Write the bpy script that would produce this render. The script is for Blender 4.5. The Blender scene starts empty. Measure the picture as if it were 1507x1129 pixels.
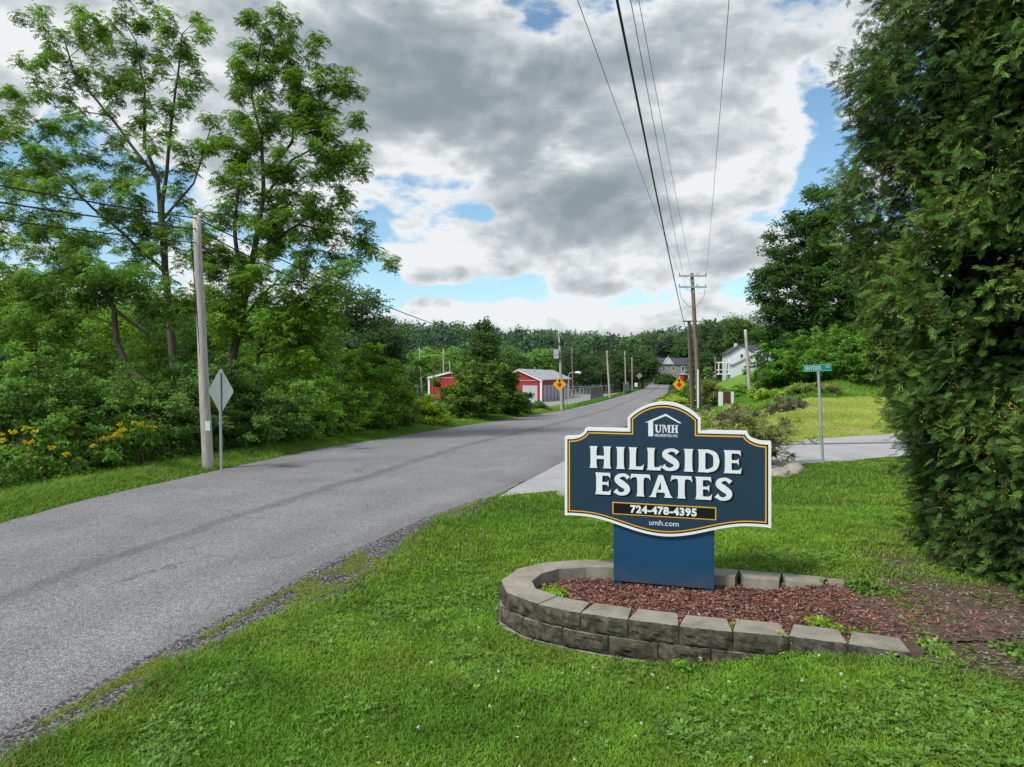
import bpy, math, random
import numpy as np
rng = np.random.default_rng(7)
random.seed(7)
SC = bpy.context.scene
COL = SC.collection
CAMZ, F, CX, HY = 2.25, 1005.0, 753.5, 552.0
R = math.radians

# ------------------------------------------------------------------ helpers
def P(px, py, d):
    return np.array([(px - CX) / F * d, d, CAMZ - (py - HY) / F * d])

def sstep(a, b, x):
    t = np.clip((x - a) / (b - a), 0, 1)
    return t * t * (3 - 2 * t)

_perm = np.random.default_rng(3).random(65536)
def vnoise(x, y, s=1.0, seed=0):
    x = np.asarray(x, float) * s + 1000.3 + seed * 17.1
    y = np.asarray(y, float) * s + 1000.7 + seed * 9.7
    xi, yi = np.floor(x).astype(np.int64), np.floor(y).astype(np.int64)
    fx, fy = x - xi, y - yi
    fx, fy = fx * fx * (3 - 2 * fx), fy * fy * (3 - 2 * fy)
    def h(a, b):
        return _perm[((a * 7919) ^ (b * 104729) + seed * 131) & 65535]
    return (h(xi, yi) * (1 - fx) * (1 - fy) + h(xi + 1, yi) * fx * (1 - fy) + h(xi, yi + 1) * (1 - fx) * fy + h(xi + 1, yi + 1) * fx * fy)

def fbm(x, y, s=1.0, seed=0, o=4):
    v = 0; a = .5; t = 0
    for k in range(o):
        v = v + a * vnoise(x, y, s * 2 ** k, seed + k); t += a; a *= .55
    return v / t

# roads in plan ----------------------------------------------------
RL = np.array([(-9.2,-15),(-8.3,0),(-7.9,7),(-7.72,10.27),(-7.63,13.05),(-7.2,17.1),(-6.5,22.4),(-4.5,29.7),(-2,37.9),(2.0,50.2),(5.2,61),(9.85,78),(19.8,116.6),(36.9,187),(60,270)])
RR = np.array([(-4.7,-15),(-3.6,0),(-3.12,4.16),(-2.91,5.04),(-2.67,5.92),(-2.08,8.22),(-1.28,10.67),(-.35,12.6),(1.48,19.1),(2.9,25),(4.6,31),(6.1,36),(7.1,40),(9.1,48.5),(11.8,60),(17.9,86),(26.6,117),(43,187),(66,270)])
GE = np.array([(-4.3,-15),(-3.4,0),(-2.92,4.07),(-2.69,4.5),(-2.49,5.53),(-1.83,7.22),(-1.17,10.4),(-.35,12.6)])
def xl(y): return np.interp(y, RL[:,1], RL[:,0])
def xr(y): return np.interp(y, RR[:,1], RR[:,0])
def xg(y): return np.maximum(np.interp(y, GE[:,1], GE[:,0]) + .10*(vnoise(y, y*0, 2.3, 5)-.5) + .10*(vnoise(y, y*0, .8, 6)-.5), xr(y) + .02)
SN = np.array([(-.35,12.6),(1.06,13.6),(4,15.8),(7.8,18.2),(10.4,19.7),(20,25.5),(48,43)])     # near edge of the side road
SF = np.array([(5.0,34),(5.3,31.2),(6.0,28.6),(7.6,26.9),(10.6,26.2),(15.7,29.4),(24,35),(48,52)])
def ysn(x): return np.interp(x, SN[:,0], SN[:,1])
def ysf(x): return np.interp(x, SF[:,0], SF[:,1])

def hill(u):
    return np.interp(u, [-1.2,-.8,-.5,-.3,-.19,0,.15,.3,.6], [40,36,31,25,20,14,10,9,9])

def gz(x, y):
    x = np.asarray(x, float); y = np.asarray(y, float)
    z = np.interp(y, [-50,12,19,30,47,61,85,117,190,212,280], [0,0,-.15,-.35,-.6,-.8,-.9,-1.0,-1.1,-.1,1.2])
    dl = np.clip(xl(y) - x, 0, None)
    z = z - np.interp(dl, [0,.5,2,5,12,60], [0,.03,.12,.5,.62,.9])
    dr = x - xr(y)
    t = np.minimum(dr - 2, y - ysf(np.clip(x, 4, 48)))
    t = np.where(y > 26, t, -1)
    z = z + np.interp(t, [0,2,4,7,11,20,40,90], [0,.2,.65,1.3,2.3,3.2,4.2,5])*(1+.62*sstep(62, 100, y))
    z = z + .30 * sstep(.8, 2.9, x) * (1 - sstep(8.5, 14, y)) * sstep(-4, 3, y)
    hz = hill(x / np.maximum(y, 1)) * sstep(170, 400, y)
    z = z + hz + (fbm(x, y, .02, 2) - .5) * 6 * sstep(150, 300, y)
    return z

# ---- bed outline (U of wall blocks), outer edge
BED_OUT = [(2.85,4.68),(2.46,4.85),(2.1,5.0),(1.71,5.1),(1.33,5.21),(.957,5.34),(.585,5.5),(.243,5.70),(-.03,5.95),(-.13,6.25),(-.06,6.58),(.12,6.86),(.40,7.06),(.78,7.12),(1.16,7.06),(1.55,6.95),(1.95,6.83),(2.33,6.71),(2.72,6.59),(3.1,6.42),(3.3,6.34)]
def in_poly(x, y, poly):
    x = np.asarray(x); y = np.asarray(y); ins = np.zeros(x.shape, bool); n = len(poly)
    for i in range(n):
        x1, y1 = poly[i]; x2, y2 = poly[(i+1) % n]
        c = ((y1 > y) != (y2 > y)) & (x < (x2-x1)*(y-y1)/((y2-y1) + 1e-12) + x1)
        ins ^= c
    return ins
def poly_offset(poly, d):
    out = []
    n = len(poly)
    for i in range(n):
        p0, p1, p2 = np.array(poly[i-1]), np.array(poly[i]), np.array(poly[(i+1) % n])
        a = (p1-p0)/ (np.linalg.norm(p1-p0)+1e-9); b = (p2-p1)/(np.linalg.norm(p2-p1)+1e-9)
        na, nb = np.array([-a[1],a[0]]), np.array([-b[1],b[0]])
        m = na+nb; m /= np.linalg.norm(m)+1e-9
        out.append(tuple(p1 + m*d/max(.35, m.dot(na))))
    return out
BED_OUT_GROW = poly_offset(BED_OUT, .04)
def dirt_mask(x, y):
    d = np.hypot((x-4.1)/1.75, (y-5.4)/1.35)
    d2 = np.hypot((x-5.6)/2.2, (y-6.2)/2.6)
    n = fbm(x, y, 1.7, 21)*.9
    return np.clip(np.maximum(1.25 - d, 1.1 - d2) + (n-.45), 0, 1)

# ------------------------------------------------------------------ mesh building
def tag(o, label=None, cat=None, group=None, kind=None):
    if label: o['label'] = label
    if cat: o['category'] = cat
    if group: o['group'] = group
    if kind: o['kind'] = kind
    return o
def empty(name, loc=(0,0,0), rz=0, **kw):
    o = bpy.data.objects.new(name, None); COL.objects.link(o)
    o.location = tuple(float(v) for v in loc); o.rotation_euler = (0,0,rz); o.empty_display_size = .2
    return tag(o, **kw)
def link(name, me, mats, parent=None, **kw):
    o = bpy.data.objects.new(name, me); COL.objects.link(o)
    for m in (mats if isinstance(mats, (list, tuple)) else [mats]):
        me.materials.append(m)
    if parent is not None: o.parent = parent
    return tag(o, **kw)
def np_mesh(name, V, Fq, col=None, uv=None, smooth=False):
    """V (n,3); Fq (m,k) indices"""
    V = np.asarray(V, np.float32); Fq = np.asarray(Fq, np.int32)
    me = bpy.data.meshes.new(name)
    m, k = Fq.shape
    me.vertices.add(len(V)); me.vertices.foreach_set('co', V.ravel())
    me.loops.add(m*k); me.loops.foreach_set('vertex_index', Fq.ravel())
    me.polygons.add(m); me.polygons.foreach_set('loop_start', np.arange(0, m*k, k, dtype=np.int32))
    try: me.polygons.foreach_set('loop_total', np.full(m, k, np.int32))
    except Exception: pass
    me.polygons.foreach_set('use_smooth', np.full(m, smooth))
    if col is not None:
        a = me.color_attributes.new('Col', 'FLOAT_COLOR', 'POINT')
        c = np.ones((len(V), 4), np.float32); c[:, :3] = col
        a.data.foreach_set('color', c.ravel())
    if uv is not None:
        l = me.uv_layers.new(name='UVMap')
        l.data.foreach_set('uv', np.asarray(uv, np.float32)[Fq.ravel()].ravel())
    me.update(calc_edges=True)
    return me

class MB:
    def __init__(s): s.v = []; s.f = []
    def add(s, vs, fs):
        n = len(s.v); s.v += [tuple(map(float, v)) for v in vs]; s.f += [tuple(i+n for i in f) for f in fs]; return s
    def box(s, c, d, rz=0, bev=0):
        x, y, z = d[0]/2, d[1]/2, d[2]/2; ca, sa = math.cos(rz), math.sin(rz)
        vs = [(c[0]+a*x*ca-b*y*sa, c[1]+a*x*sa+b*y*ca, c[2]+e*z) for e in (-1,1) for a,b in ((-1,-1),(1,-1),(1,1),(-1,1))]
        return s.add(vs, [(3,2,1,0),(4,5,6,7),(0,1,5,4),(1,2,6,5),(2,3,7,6),(3,0,4,7)])
    def tube(s, pts, rad, n=8, caps=True):
        pts = [np.array(p, float) for p in pts]; rs = rad if isinstance(rad, (list,tuple)) else [rad]*len(pts)
        base = len(s.v)
        for i, p in enumerate(pts):
            t = pts[min(i+1, len(pts)-1)] - pts[max(i-1, 0)]; t /= np.linalg.norm(t)+1e-9
            a = np.array([0,0,1.]) if abs(t[2]) < .9 else np.array([1.,0,0])
            u = np.cross(t, a); u /= np.linalg.norm(u); w = np.cross(t, u)
            for k in range(n):
                q = p + rs[i]*(math.cos(2*math.pi*k/n)*u + math.sin(2*math.pi*k/n)*w)
                s.v.append(tuple(q))
        for i in range(len(pts)-1):
            for k in range(n):
                a0, a1 = base+i*n+k, base+i*n+(k+1) % n
                s.f.append((a0, a1, a1+n, a0+n))
        if caps:
            s.f.append(tuple(base+k for k in range(n))[::-1]); s.f.append(tuple(base+(len(pts)-1)*n+k for k in range(n)))
        return s
    def prism(s, poly, y0, y1, fr=None):
        """poly in (u,v) -> extruded between y0 and y1; fr maps (u,y,v)->world"""
        fr = fr or (lambda u, y, v: (u, y, v)); n = len(poly)
        vs = [fr(u, y0, v) for u, v in poly] + [fr(u, y1, v) for u, v in poly]
        fs = [tuple(range(n)), tuple(range(2*n-1, n-1, -1))] + [(i, i+n, (i+1) % n + n, (i+1) % n) for i in range(n)]
        return s.add(vs, fs)
    def mesh(s, name, smooth=False):
        me = bpy.data.meshes.new(name); me.from_pydata(s.v, [], s.f); me.update()
        import bmesh
        bm = bmesh.new(); bm.from_mesh(me); bmesh.ops.recalc_face_normals(bm, faces=bm.faces); bm.to_mesh(me); bm.free()
        if smooth:
            for p in me.polygons: p.use_smooth = len(p.vertices) == 4
        return me
    def build(s, name, mat, parent=None, smooth=False, **kw):
        return link(name, s.mesh(name, smooth), mat, parent, **kw)

def add_bevel(o, w=.005, seg=2):
    m = o.modifiers.new('bevel', 'BEVEL'); m.width = w; m.segments = seg; m.limit_method = 'ANGLE'
    return o

# ------------------------------------------------------------------ materials
def mat(name):
    m = bpy.data.materials.new(name); m.use_nodes = True
    nt = m.node_tree; b = nt.nodes['Principled BSDF']
    return m, nt, b
def N(nt, t, **kw):
    n = nt.nodes.new(t)
    for k, v in kw.items():
        if k.startswith('i_'): n.inputs[k[2:].replace('_', ' ')].default_value = v
        else: setattr(n, k, v)
    return n
def ramp(nt, fac, stops):
    r = nt.nodes.new('ShaderNodeValToRGB'); e = r.color_ramp.elements
    while len(e) < len(stops): e.new(.5)
    for i, (p, c) in enumerate(stops):
        e[i].position = p; e[i].color = (c[0], c[1], c[2], 1) if not isinstance(c, (int, float)) else (c, c, c, 1)
    nt.links.new(fac, r.inputs[0]); return r.outputs[0]
def mixc(nt, f, a, b, mode='MIX'):
    n = nt.nodes.new('ShaderNodeMix'); n.data_type = 'RGBA'; n.blend_type = mode
    for s, v in ((n.inputs[0], f), (n.inputs[6], a), (n.inputs[7], b)):
        if isinstance(v, (int, float)): s.default_value = v
        elif isinstance(v, tuple): s.default_value = (*v[:3], 1)
        else: nt.links.new(v, s)
    return n.outputs[2]
def noise(nt, scale, detail=4, rough=.6, vec=None, dist=0):
    n = N(nt, 'ShaderNodeTexNoise'); n.inputs['Scale'].default_value = scale; n.inputs['Detail'].default_value = detail
    n.inputs['Roughness'].default_value = rough; n.inputs['Distortion'].default_value = dist
    if vec is not None: nt.links.new(vec, n.inputs['Vector'])
    return n.outputs['Fac']
def objco(nt):
    return N(nt, 'ShaderNodeTexCoord').outputs['Object']
def bump(nt, b, h, strength=.4, dist=.01):
    n = N(nt, 'ShaderNodeBump'); n.inputs['Strength'].default_value = strength; n.inputs['Distance'].default_value = dist
    nt.links.new(h, n.inputs['Height']); nt.links.new(n.outputs[0], b.inputs['Normal'])
def simple(name, c, rough=.6, var=.25, scale=6, metal=0, bmp=0, spec=.3, stretch=None):
    m, nt, b = mat(name)
    co = objco(nt)
    if stretch:
        mp = N(nt, 'ShaderNodeMapping'); mp.inputs['Scale'].default_value = stretch; nt.links.new(co, mp.inputs[0]); co = mp.outputs[0]
    f = noise(nt, scale, 6, .65, co)
    lo = tuple(v*(1-var) for v in c); hi = tuple(min(1, v*(1+var)) for v in c)
    nt.links.new(ramp(nt, f, [(.3, lo), (.7, hi)]), b.inputs['Base Color'])
    b.inputs['Roughness'].default_value = rough; b.inputs['Metallic'].default_value = metal
    b.inputs['Specular IOR Level'].default_value = spec
    if bmp: bump(nt, b, f, .5, bmp)
    return m

def foliage(name, trans=.35, rough=.55, spec=.25, tint=(1.25,1.35,.6)):
    m, nt, b = mat(name)
    a = N(nt, 'ShaderNodeAttribute', attribute_name='Col')
    nt.links.new(a.outputs['Color'], b.inputs['Base Color'])
    b.inputs['Roughness'].default_value = rough; b.inputs['Specular IOR Level'].default_value = spec
    tr = N(nt, 'ShaderNodeBsdfTranslucent')
    nt.links.new(mixc(nt, 1.0, a.outputs['Color'], tint, 'MULTIPLY'), tr.inputs['Color'])
    mx = N(nt, 'ShaderNodeMixShader'); mx.inputs[0].default_value = trans
    nt.links.new(b.outputs[0], mx.inputs[1]); nt.links.new(tr.outputs[0], mx.inputs[2])
    nt.links.new(mx.outputs[0], nt.nodes['Material Output'].inputs['Surface'])
    return m
M = {}
M['leaf'] = foliage('leaf')
M['grass'] = foliage('grass_blade', .3, .6, .15)
M['cedar'] = foliage('cedar_leaf', .15, .6, .2)
M['far'] = foliage('far_leaf', .25, .8, .05)
M['bark'] = simple('bark', (.085,.07,.055), .9, .5, 8, bmp=.02, stretch=(6,6,1))
M['bark_grey'] = simple('bark_grey', (.12,.105,.09), .9, .45, 8, bmp=.02, stretch=(6,6,1))
M['twig'] = simple('twig', (.22,.18,.14), .9, .3, 8)
M['wood_grey'] = simple('weathered_pole', (.40,.37,.34), .85, .45, 3, bmp=.01, stretch=(18,18,.8))
M['wood_brown'] = simple('creosote_pole', (.20,.15,.12), .85, .45, 3, bmp=.01, stretch=(18,18,.8))
M['wood_dark'] = simple('dark_pole', (.075,.06,.05), .85, .4, 3, stretch=(18,18,.8))
M['galv'] = simple('galvanised_steel', (.36,.41,.43), .5, .15, 12, metal=.3)
M['alu'] = simple('aluminium_back', (.24,.29,.275), .5, .12, 3, metal=.15)
M['white'] = simple('white_paint', (.74,.76,.77), .5, .05, 3)
M['white_siding'] = simple('white_siding', (.58,.61,.65), .6, .06, 2)
M['black_wire'] = simple('wire_black', (.02,.02,.022), .6, .1, 3)
M['rubber'] = simple('black_paint', (.004,.004,.005), .5, .1, 5)
M['gold'] = simple('gold_paint', (.74,.40,.035), .5, .06, 8)
M['navy'] = simple('navy_panel', (.0135,.037,.066), .42, .10, 2.5, spec=.35)
M['blue'] = simple('blue_base', (.008,.058,.130), .45, .10, 1.6, spec=.35)
M['bluedark'] = simple('blue_leg', (.010,.04,.075), .5, .1, 4)
def grime(m, z0, z1, colr):
    nt = m.node_tree; b = nt.nodes['Principled BSDF']; src = b.inputs['Base Color'].links[0].from_socket; co = objco(nt)
    sp_ = N(nt, 'ShaderNodeSeparateXYZ'); nt.links.new(co, sp_.inputs[0])
    mr = N(nt, 'ShaderNodeMapRange'); mr.inputs[1].default_value = z1; mr.inputs[2].default_value = z0; nt.links.new(sp_.outputs[2], mr.inputs[0])
    mu = N(nt, 'ShaderNodeMath', operation='MULTIPLY'); nt.links.new(mr.outputs[0], mu.inputs[0]); nt.links.new(ramp(nt, noise(nt, 14, 6, .7, co), [(.35, .1), (.7, .8)]), mu.inputs[1])
    nt.links.new(mixc(nt, mu.outputs[0], src, colr), b.inputs['Base Color'])
grime(M['blue'], .03, .22, (.09, .075, .06))
M['letter'] = simple('letter_paint', (.66,.74,.77), .5, .04, 5)
M['green_sign'] = simple('green_sign', (.0,.26,.17), .45, .08, 5)
M['yellow_sign'] = simple('yellow_sign', (.80,.42,.01), .45, .05, 5)
M['red_sign'] = simple('red_sign', (.55,.012,.02), .45, .05, 5)
M['red_wall'] = simple('red_metal_wall', (.36,.035,.032), .55, .12, 2)
def ribs(m, sc, lo):
    nt = m.node_tree; b = nt.nodes['Principled BSDF']; src = b.inputs['Base Color'].links[0].from_socket; co = objco(nt)
    w = N(nt, 'ShaderNodeTexWave', bands_direction='DIAGONAL'); w.inputs['Scale'].default_value = sc; nt.links.new(co, w.inputs['Vector'])
    mp = N(nt, 'ShaderNodeMapping'); mp.inputs['Scale'].default_value = (1, 1, 0); nt.links.new(co, mp.inputs[0]); nt.links.new(mp.outputs[0], w.inputs['Vector'])
    nt.links.new(mixc(nt, 1.0, src, ramp(nt, w.outputs['Fac'], [(0, lo), (.35, 1)]), 'MULTIPLY'), b.inputs['Base Color'])
ribs(M['red_wall'], 1.2, .72)
M['roof_metal'] = simple('grey_metal_roof', (.37,.38,.40), .5, .15, 1.2)
M['door_white'] = simple('roller_door', (.44,.46,.50), .5, .06, 3)
M['stone_wall'] = simple('grey_stone_wall', (.26,.245,.24), .85, .3, 2.2)
M['shingle'] = simple('dark_shingle', (.06,.058,.072), .85, .25, 2)
M['glass'] = simple('window_glass', (.04,.05,.06), .15, .3, 1, spec=.6)
M['slats'] = simple('brown_slats', (.14,.10,.085), .7, .35, 3, stretch=(3,3,.1))
M['rust'] = simple('rust_brown', (.10,.045,.03), .7, .3, 4)
M['rock'] = simple('rock', (.30,.27,.24), .9, .4, 5, bmp=.03)
M['paper'] = simple('pale_green_tag', (.55,.68,.60), .6, .1, 9)

# asphalt
def asphalt():
    m, nt, b = mat('asphalt')
    co = objco(nt)
    uvn = N(nt, 'ShaderNodeUVMap'); uvn.uv_map = 'UVMap'
    sp = N(nt, 'ShaderNodeSeparateXYZ'); nt.links.new(uvn.outputs[0], sp.inputs[0])
    base = ramp(nt, noise(nt, .55, 5, .6, co), [(.3, (.180,.177,.184)), (.7, (.232,.228,.237))])
    grain = ramp(nt, noise(nt, 75, 2, .7, co), [(.36, .32), (.5, .95), (.64, 1.75)])
    grain2 = ramp(nt, noise(nt, 30, 3, .75, co), [(.36, .62), (.5, 1.0), (.66, 1.35)])
    c = mixc(nt, 1.0, mixc(nt, 1.0, base, grain, 'MULTIPLY'), grain2, 'MULTIPLY')
    # centre seam, worn into a dark line whose edge wanders
    wob = N(nt, 'ShaderNodeMath', operation='MULTIPLY_ADD'); nt.links.new(noise(nt, .8, 4, .6, co), wob.inputs[0]); wob.inputs[1].default_value = .07; nt.links.new(sp.outputs[0], wob.inputs[2])
    seam = ramp(nt, wob.outputs[0], [(0, .95), (.3, 1.03), (.515, 1), (.535, .68), (.56, .72), (.58, .97), (.66, 1.06), (.80,.98), (.93,1.04), (1, .85)])
    c = mixc(nt, 1.0, c, seam, 'MULTIPLY')
    mpu = N(nt, 'ShaderNodeMapping'); mpu.inputs['Scale'].default_value = (7, .16, 1); nt.links.new(uvn.outputs[0], mpu.inputs[0])
    pat = ramp(nt, noise(nt, 1.0, 4, .55, mpu.outputs[0], .4), [(.34, .95), (.5, 1), (.64, 1.05)])
    c = mixc(nt, 1.0, c, pat, 'MULTIPLY')
    vo = N(nt, 'ShaderNodeTexVoronoi', feature='DISTANCE_TO_EDGE'); vo.inputs['Scale'].default_value = .42
    wv = N(nt, 'ShaderNodeVectorMath', operation='ADD'); nz = N(nt, 'ShaderNodeTexNoise'); nz.inputs['Scale'].default_value = 1.6; nz.inputs['Detail'].default_value = 6; nt.links.new(co, nz.inputs['Vector']); nt.links.new(co, wv.inputs[0]); nt.links.new(nz.outputs['Color'], wv.inputs[1]); nt.links.new(wv.outputs[0], vo.inputs['Vector'])
    cr = ramp(nt, vo.outputs['Distance'], [(.0, .50), (.006, .75), (.011, 1)]); crm = ramp(nt, noise(nt, .33, 3, .5, co), [(.50, 0), (.58, 1)])
    c = mixc(nt, crm, c, mixc(nt, 1.0, c, cr, 'MULTIPLY'))
    nt.links.new(c, b.inputs['Base Color']); b.inputs['Roughness'].default_value = .85; b.inputs['Specular IOR Level'].default_value = .25
    bump(nt, b, noise(nt, 75, 2, .7, co), .6, .006)
    return m
M['asphalt'] = asphalt()
def concrete(name, c1, c2):
    m, nt, b = mat(name); co = objco(nt)
    base = ramp(nt, noise(nt, .8, 6, .65, co), [(.3, c1), (.7, c2)])
    grain = ramp(nt, noise(nt, 60, 3, .7, co), [(.3, .7), (.7, 1.25)])
    nt.links.new(mixc(nt, 1.0, base, grain, 'MULTIPLY'), b.inputs['Base Color'])
    b.inputs['Roughness'].default_value = .85; b.inputs['Specular IOR Level'].default_value = .2
    bump(nt, b, noise(nt, 60, 3, .7, co), .4, .005)
    return m
M['concrete'] = concrete('old_pavement', (.30,.30,.31), (.40,.395,.40))
M['lot'] = concrete('lot_gravel', (.22,.215,.225), (.33,.32,.325))
M['patch'] = concrete('sealed_crack', (.12,.12,.125), (.17,.17,.175))
M['gravel'] = concrete('gravel_bed', (.06,.055,.055), (.12,.11,.11))

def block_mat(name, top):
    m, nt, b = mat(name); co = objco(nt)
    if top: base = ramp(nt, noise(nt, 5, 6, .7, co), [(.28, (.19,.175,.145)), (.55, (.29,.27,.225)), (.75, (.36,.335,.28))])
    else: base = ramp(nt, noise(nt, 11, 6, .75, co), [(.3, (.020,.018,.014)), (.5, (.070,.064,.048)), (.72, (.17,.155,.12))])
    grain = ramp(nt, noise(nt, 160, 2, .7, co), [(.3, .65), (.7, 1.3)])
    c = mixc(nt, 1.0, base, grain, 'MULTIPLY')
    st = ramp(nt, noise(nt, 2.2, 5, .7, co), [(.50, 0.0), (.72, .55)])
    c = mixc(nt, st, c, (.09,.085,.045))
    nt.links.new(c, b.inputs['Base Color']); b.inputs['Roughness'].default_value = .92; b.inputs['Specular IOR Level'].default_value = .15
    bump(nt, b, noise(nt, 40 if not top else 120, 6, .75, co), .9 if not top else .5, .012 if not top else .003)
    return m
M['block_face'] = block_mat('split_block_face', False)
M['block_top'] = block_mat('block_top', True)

def ground_mat():
    m, nt, b = mat('ground_soil_and_turf'); co = objco(nt)
    a = N(nt, 'ShaderNodeAttribute', attribute_name='Col')
    v = ramp(nt, noise(nt, 9, 6, .7, co), [(.25, .55), (.5, 1), (.75, 1.45)])
    v2 = ramp(nt, noise(nt, .35, 4, .6, co), [(.3, .82), (.7, 1.18)])
    c = mixc(nt, 1.0, mixc(nt, 1.0, a.outputs['Color'], v, 'MULTIPLY'), v2, 'MULTIPLY')
    nt.links.new(c, b.inputs['Base Color']); b.inputs['Roughness'].default_value = .95; b.inputs['Specular IOR Level'].default_value = .05
    bump(nt, b, noise(nt, 30, 5, .7, co), .8, .02)
    return m
M['ground'] = ground_mat()
def attr_mat(name, rough=.9):
    m, nt, b = mat(name); a = N(nt, 'ShaderNodeAttribute', attribute_name='Col')
    nt.links.new(a.outputs['Color'], b.inputs['Base Color']); b.inputs['Roughness'].default_value = rough; b.inputs['Specular IOR Level'].default_value = .15
    return m
M['chips'] = attr_mat('mulch_chip'); M['stone'] = attr_mat('gravel_stone')

# ------------------------------------------------------------------ ground
def lawn_color(x, y):
    n = fbm(x, y, .5, 31); n2 = fbm(x, y, 3, 33)
    a = np.array([.050,.115,.016]); bb = np.array([.085,.155,.022])
    c = a + (bb-a)*np.clip(n*1.6-.3, 0, 1)[..., None]
    return c * (.75+.5*n2)[..., None]
def spaced(a0, a1, fine0, fine1, st, grow):
    xs = list(np.arange(fine0, fine1+1e-6, st)); s = st; x = fine1
    while x < a1: s *= grow; x += s; xs.append(x)
    s = st; x = fine0
    while x > a0: s *= grow; x -= s; xs.insert(0, x)
    return np.array(xs)
gx = spaced(-1500, 1500, -10, 14, .16, 1.045); gy = spaced(-80, 2200, 2, 26, .16, 1.03)
GX, GY = np.meshgrid(gx, gy); X, Y = GX.ravel(), GY.ravel()
Z = gz(X, Y)
inroad = (X > xl(Y)+.35) & (X < xr(Y)-.25)
inside = (Y > ysn(X)+.3) & (Y < ysf(np.clip(X, 3.6, 48))-.3) & (X > xr(Y)-.5) & (X < 47)
Z = Z - .10*(inroad | inside)
Z = Z - .30*in_poly(X, Y, BED_OUT)*(X < 2.7)
col = np.zeros((len(X), 3))
lc = lawn_color(X, Y)*.62
col[:] = lc
verge = X < xl(Y) - 1.6
col[verge] = np.array([.035,.05,.014])*(.7+.6*fbm(X[verge], Y[verge], .6, 8))[:, None]
dm = dirt_mask(X, Y)[:, None]*((X > 2.4) & (Y < 10) & (Y > 0))[:, None]
dirt = np.array([.13,.10,.075])*(.75+.5*fbm(X, Y, 4, 9))[:, None]
col = col*(1-dm) + dirt*dm
mown = (Y > ysf(np.clip(X, 3.6, 48))) & (X > xr(Y)+1) & (Y < ysf(np.clip(X, 3.6, 48))+9) & (Y > 26) & (X < 48)
mc = np.array([.24,.30,.055]) + np.array([.12,.04,.06])*np.clip(fbm(X, Y*1.8, .22, 12)*3.2-1.6, 0, 1)[:, None]
mc *= (1 + .10*np.sin((Y*1.3 - X*.75)*2.1 + 2*fbm(X, Y, .2, 3)))[:, None]
col[mown] = mc[mown]
emb = (Y > 26) & (X > xr(Y)+1) & ~mown
col[emb] = (np.array([.13,.24,.034])*(.7+.6*fbm(X, Y, .5, 15))[:, None])[emb]
ge = (X > xr(Y)-.1) & (X < xg(Y)+.25) & (Y < 12.6)
col[ge] = np.array([.10,.09,.07])
far = Y > 150
col[far] = np.array([.03,.055,.02])
w, h = len(gx), len(gy)
idx = np.arange(w*h).reshape(h, w)
q = np.stack([idx[:-1,:-1], idx[:-1,1:], idx[1:,1:], idx[1:,:-1]], -1).reshape(-1, 4)
link('ground', np_mesh('ground', np.stack([X, Y, Z], 1), q, col, smooth=True), M['ground'], kind='structure')

def ribbon(name, La, Ra, matl, dz, n=12, step=None, **kw):
    """sheet between two polylines given as functions of t in [0,1]"""
    T = np.linspace(0, 1, step or 120); S = np.linspace(0, 1, n)
    A = np.array([La(t) for t in T]); B = np.array([Ra(t) for t in T])
    pts = A[:, None, :]*(1-S[None, :, None]) + B[:, None, :]*S[None, :, None]
    x, y = pts[..., 0].ravel(), pts[..., 1].ravel()
    V = np.stack([x, y, gz(x, y)+dz], 1)
    ii = np.arange(len(T)*n).reshape(len(T), n)
    qq = np.stack([ii[:-1,:-1], ii[:-1,1:], ii[1:,1:], ii[1:,:-1]], -1).reshape(-1, 4)
    L = np.concatenate([[0], np.cumsum(np.linalg.norm(np.diff((A+B)/2, axis=0), axis=1))])
    uv = np.stack([np.tile(S, len(T)), np.repeat(L, n)], 1)
    return link(name, np_mesh(name, V, qq, uv=uv, smooth=True), matl, **kw)
ys = np.concatenate([np.linspace(-14, 40, 270), np.linspace(40.3, 268, 240)])
def rt(f, jit=0, seed=0):
    def g(t):
        y = np.interp(t, np.linspace(0, 1, len(ys)), ys)
        return np.array([float(f(y)) + jit*(float(vnoise(y, 0, 4, seed))-.5), y])
    return g
ribbon('road', rt(xl, .12, 4), rt(xr, .10, 5), M['asphalt'], .014, 14, 500, kind='structure')
def resamp(poly):
    poly = np.array(poly, float); L = np.concatenate([[0], np.cumsum(np.linalg.norm(np.diff(poly, axis=0), axis=1))]); L /= L[-1]
    return lambda t: np.array([np.interp(t, L, poly[:, 0]), np.interp(t, L, poly[:, 1])])
# side road: from the main road's edge, widening into the junction
near_e = [(xr(12.6)-.05, 12.55)] + [tuple(p) for p in SN[1:]]
far_e = [(float(xr(34))-.03, 34.0), (5.6,31.2),(6.3,28.6),(7.7,26.9),(10.6,26.2),(15.7,29.4),(24,35),(48,52)]
def wob(f, a, s):
    return lambda t: f(t) + a*np.array([float(vnoise(t*60, 0, 1, s))-.5, float(vnoise(t*60, 3, 1, s))-.5])
ribbon('side_road', wob(resamp(near_e), .25, 3), wob(resamp(far_e), .25, 4), M['concrete'], .008, 30, 140, kind='structure')
ribbon('gravel_shoulder', rt(lambda y: xr(y)-.04), rt(lambda y: xg(y)+.06), M['gravel'], .006, 4, 500, kind='structure') if False else None
yg = np.linspace(-6, 12.7, 200)
ribbon('gravel_shoulder', lambda t: np.array([float(xr(-6+18.7*t))-.06, -6+18.7*t]), lambda t: np.array([float(xg(-6+18.7*t))+.05, -6+18.7*t]), M['gravel'], .007, 5, 260, kind='structure')
ribbon('sealed_crack', resamp([(9.6,24.3),(11.5,24.6),(14,25.1),(17,25.5),(22,27.2)]), resamp([(9.6,24.5),(11.5,25.0),(14,25.5),(17,25.95),(22,27.6)]), M['patch'], .020, 3, 40, kind='structure')
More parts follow.
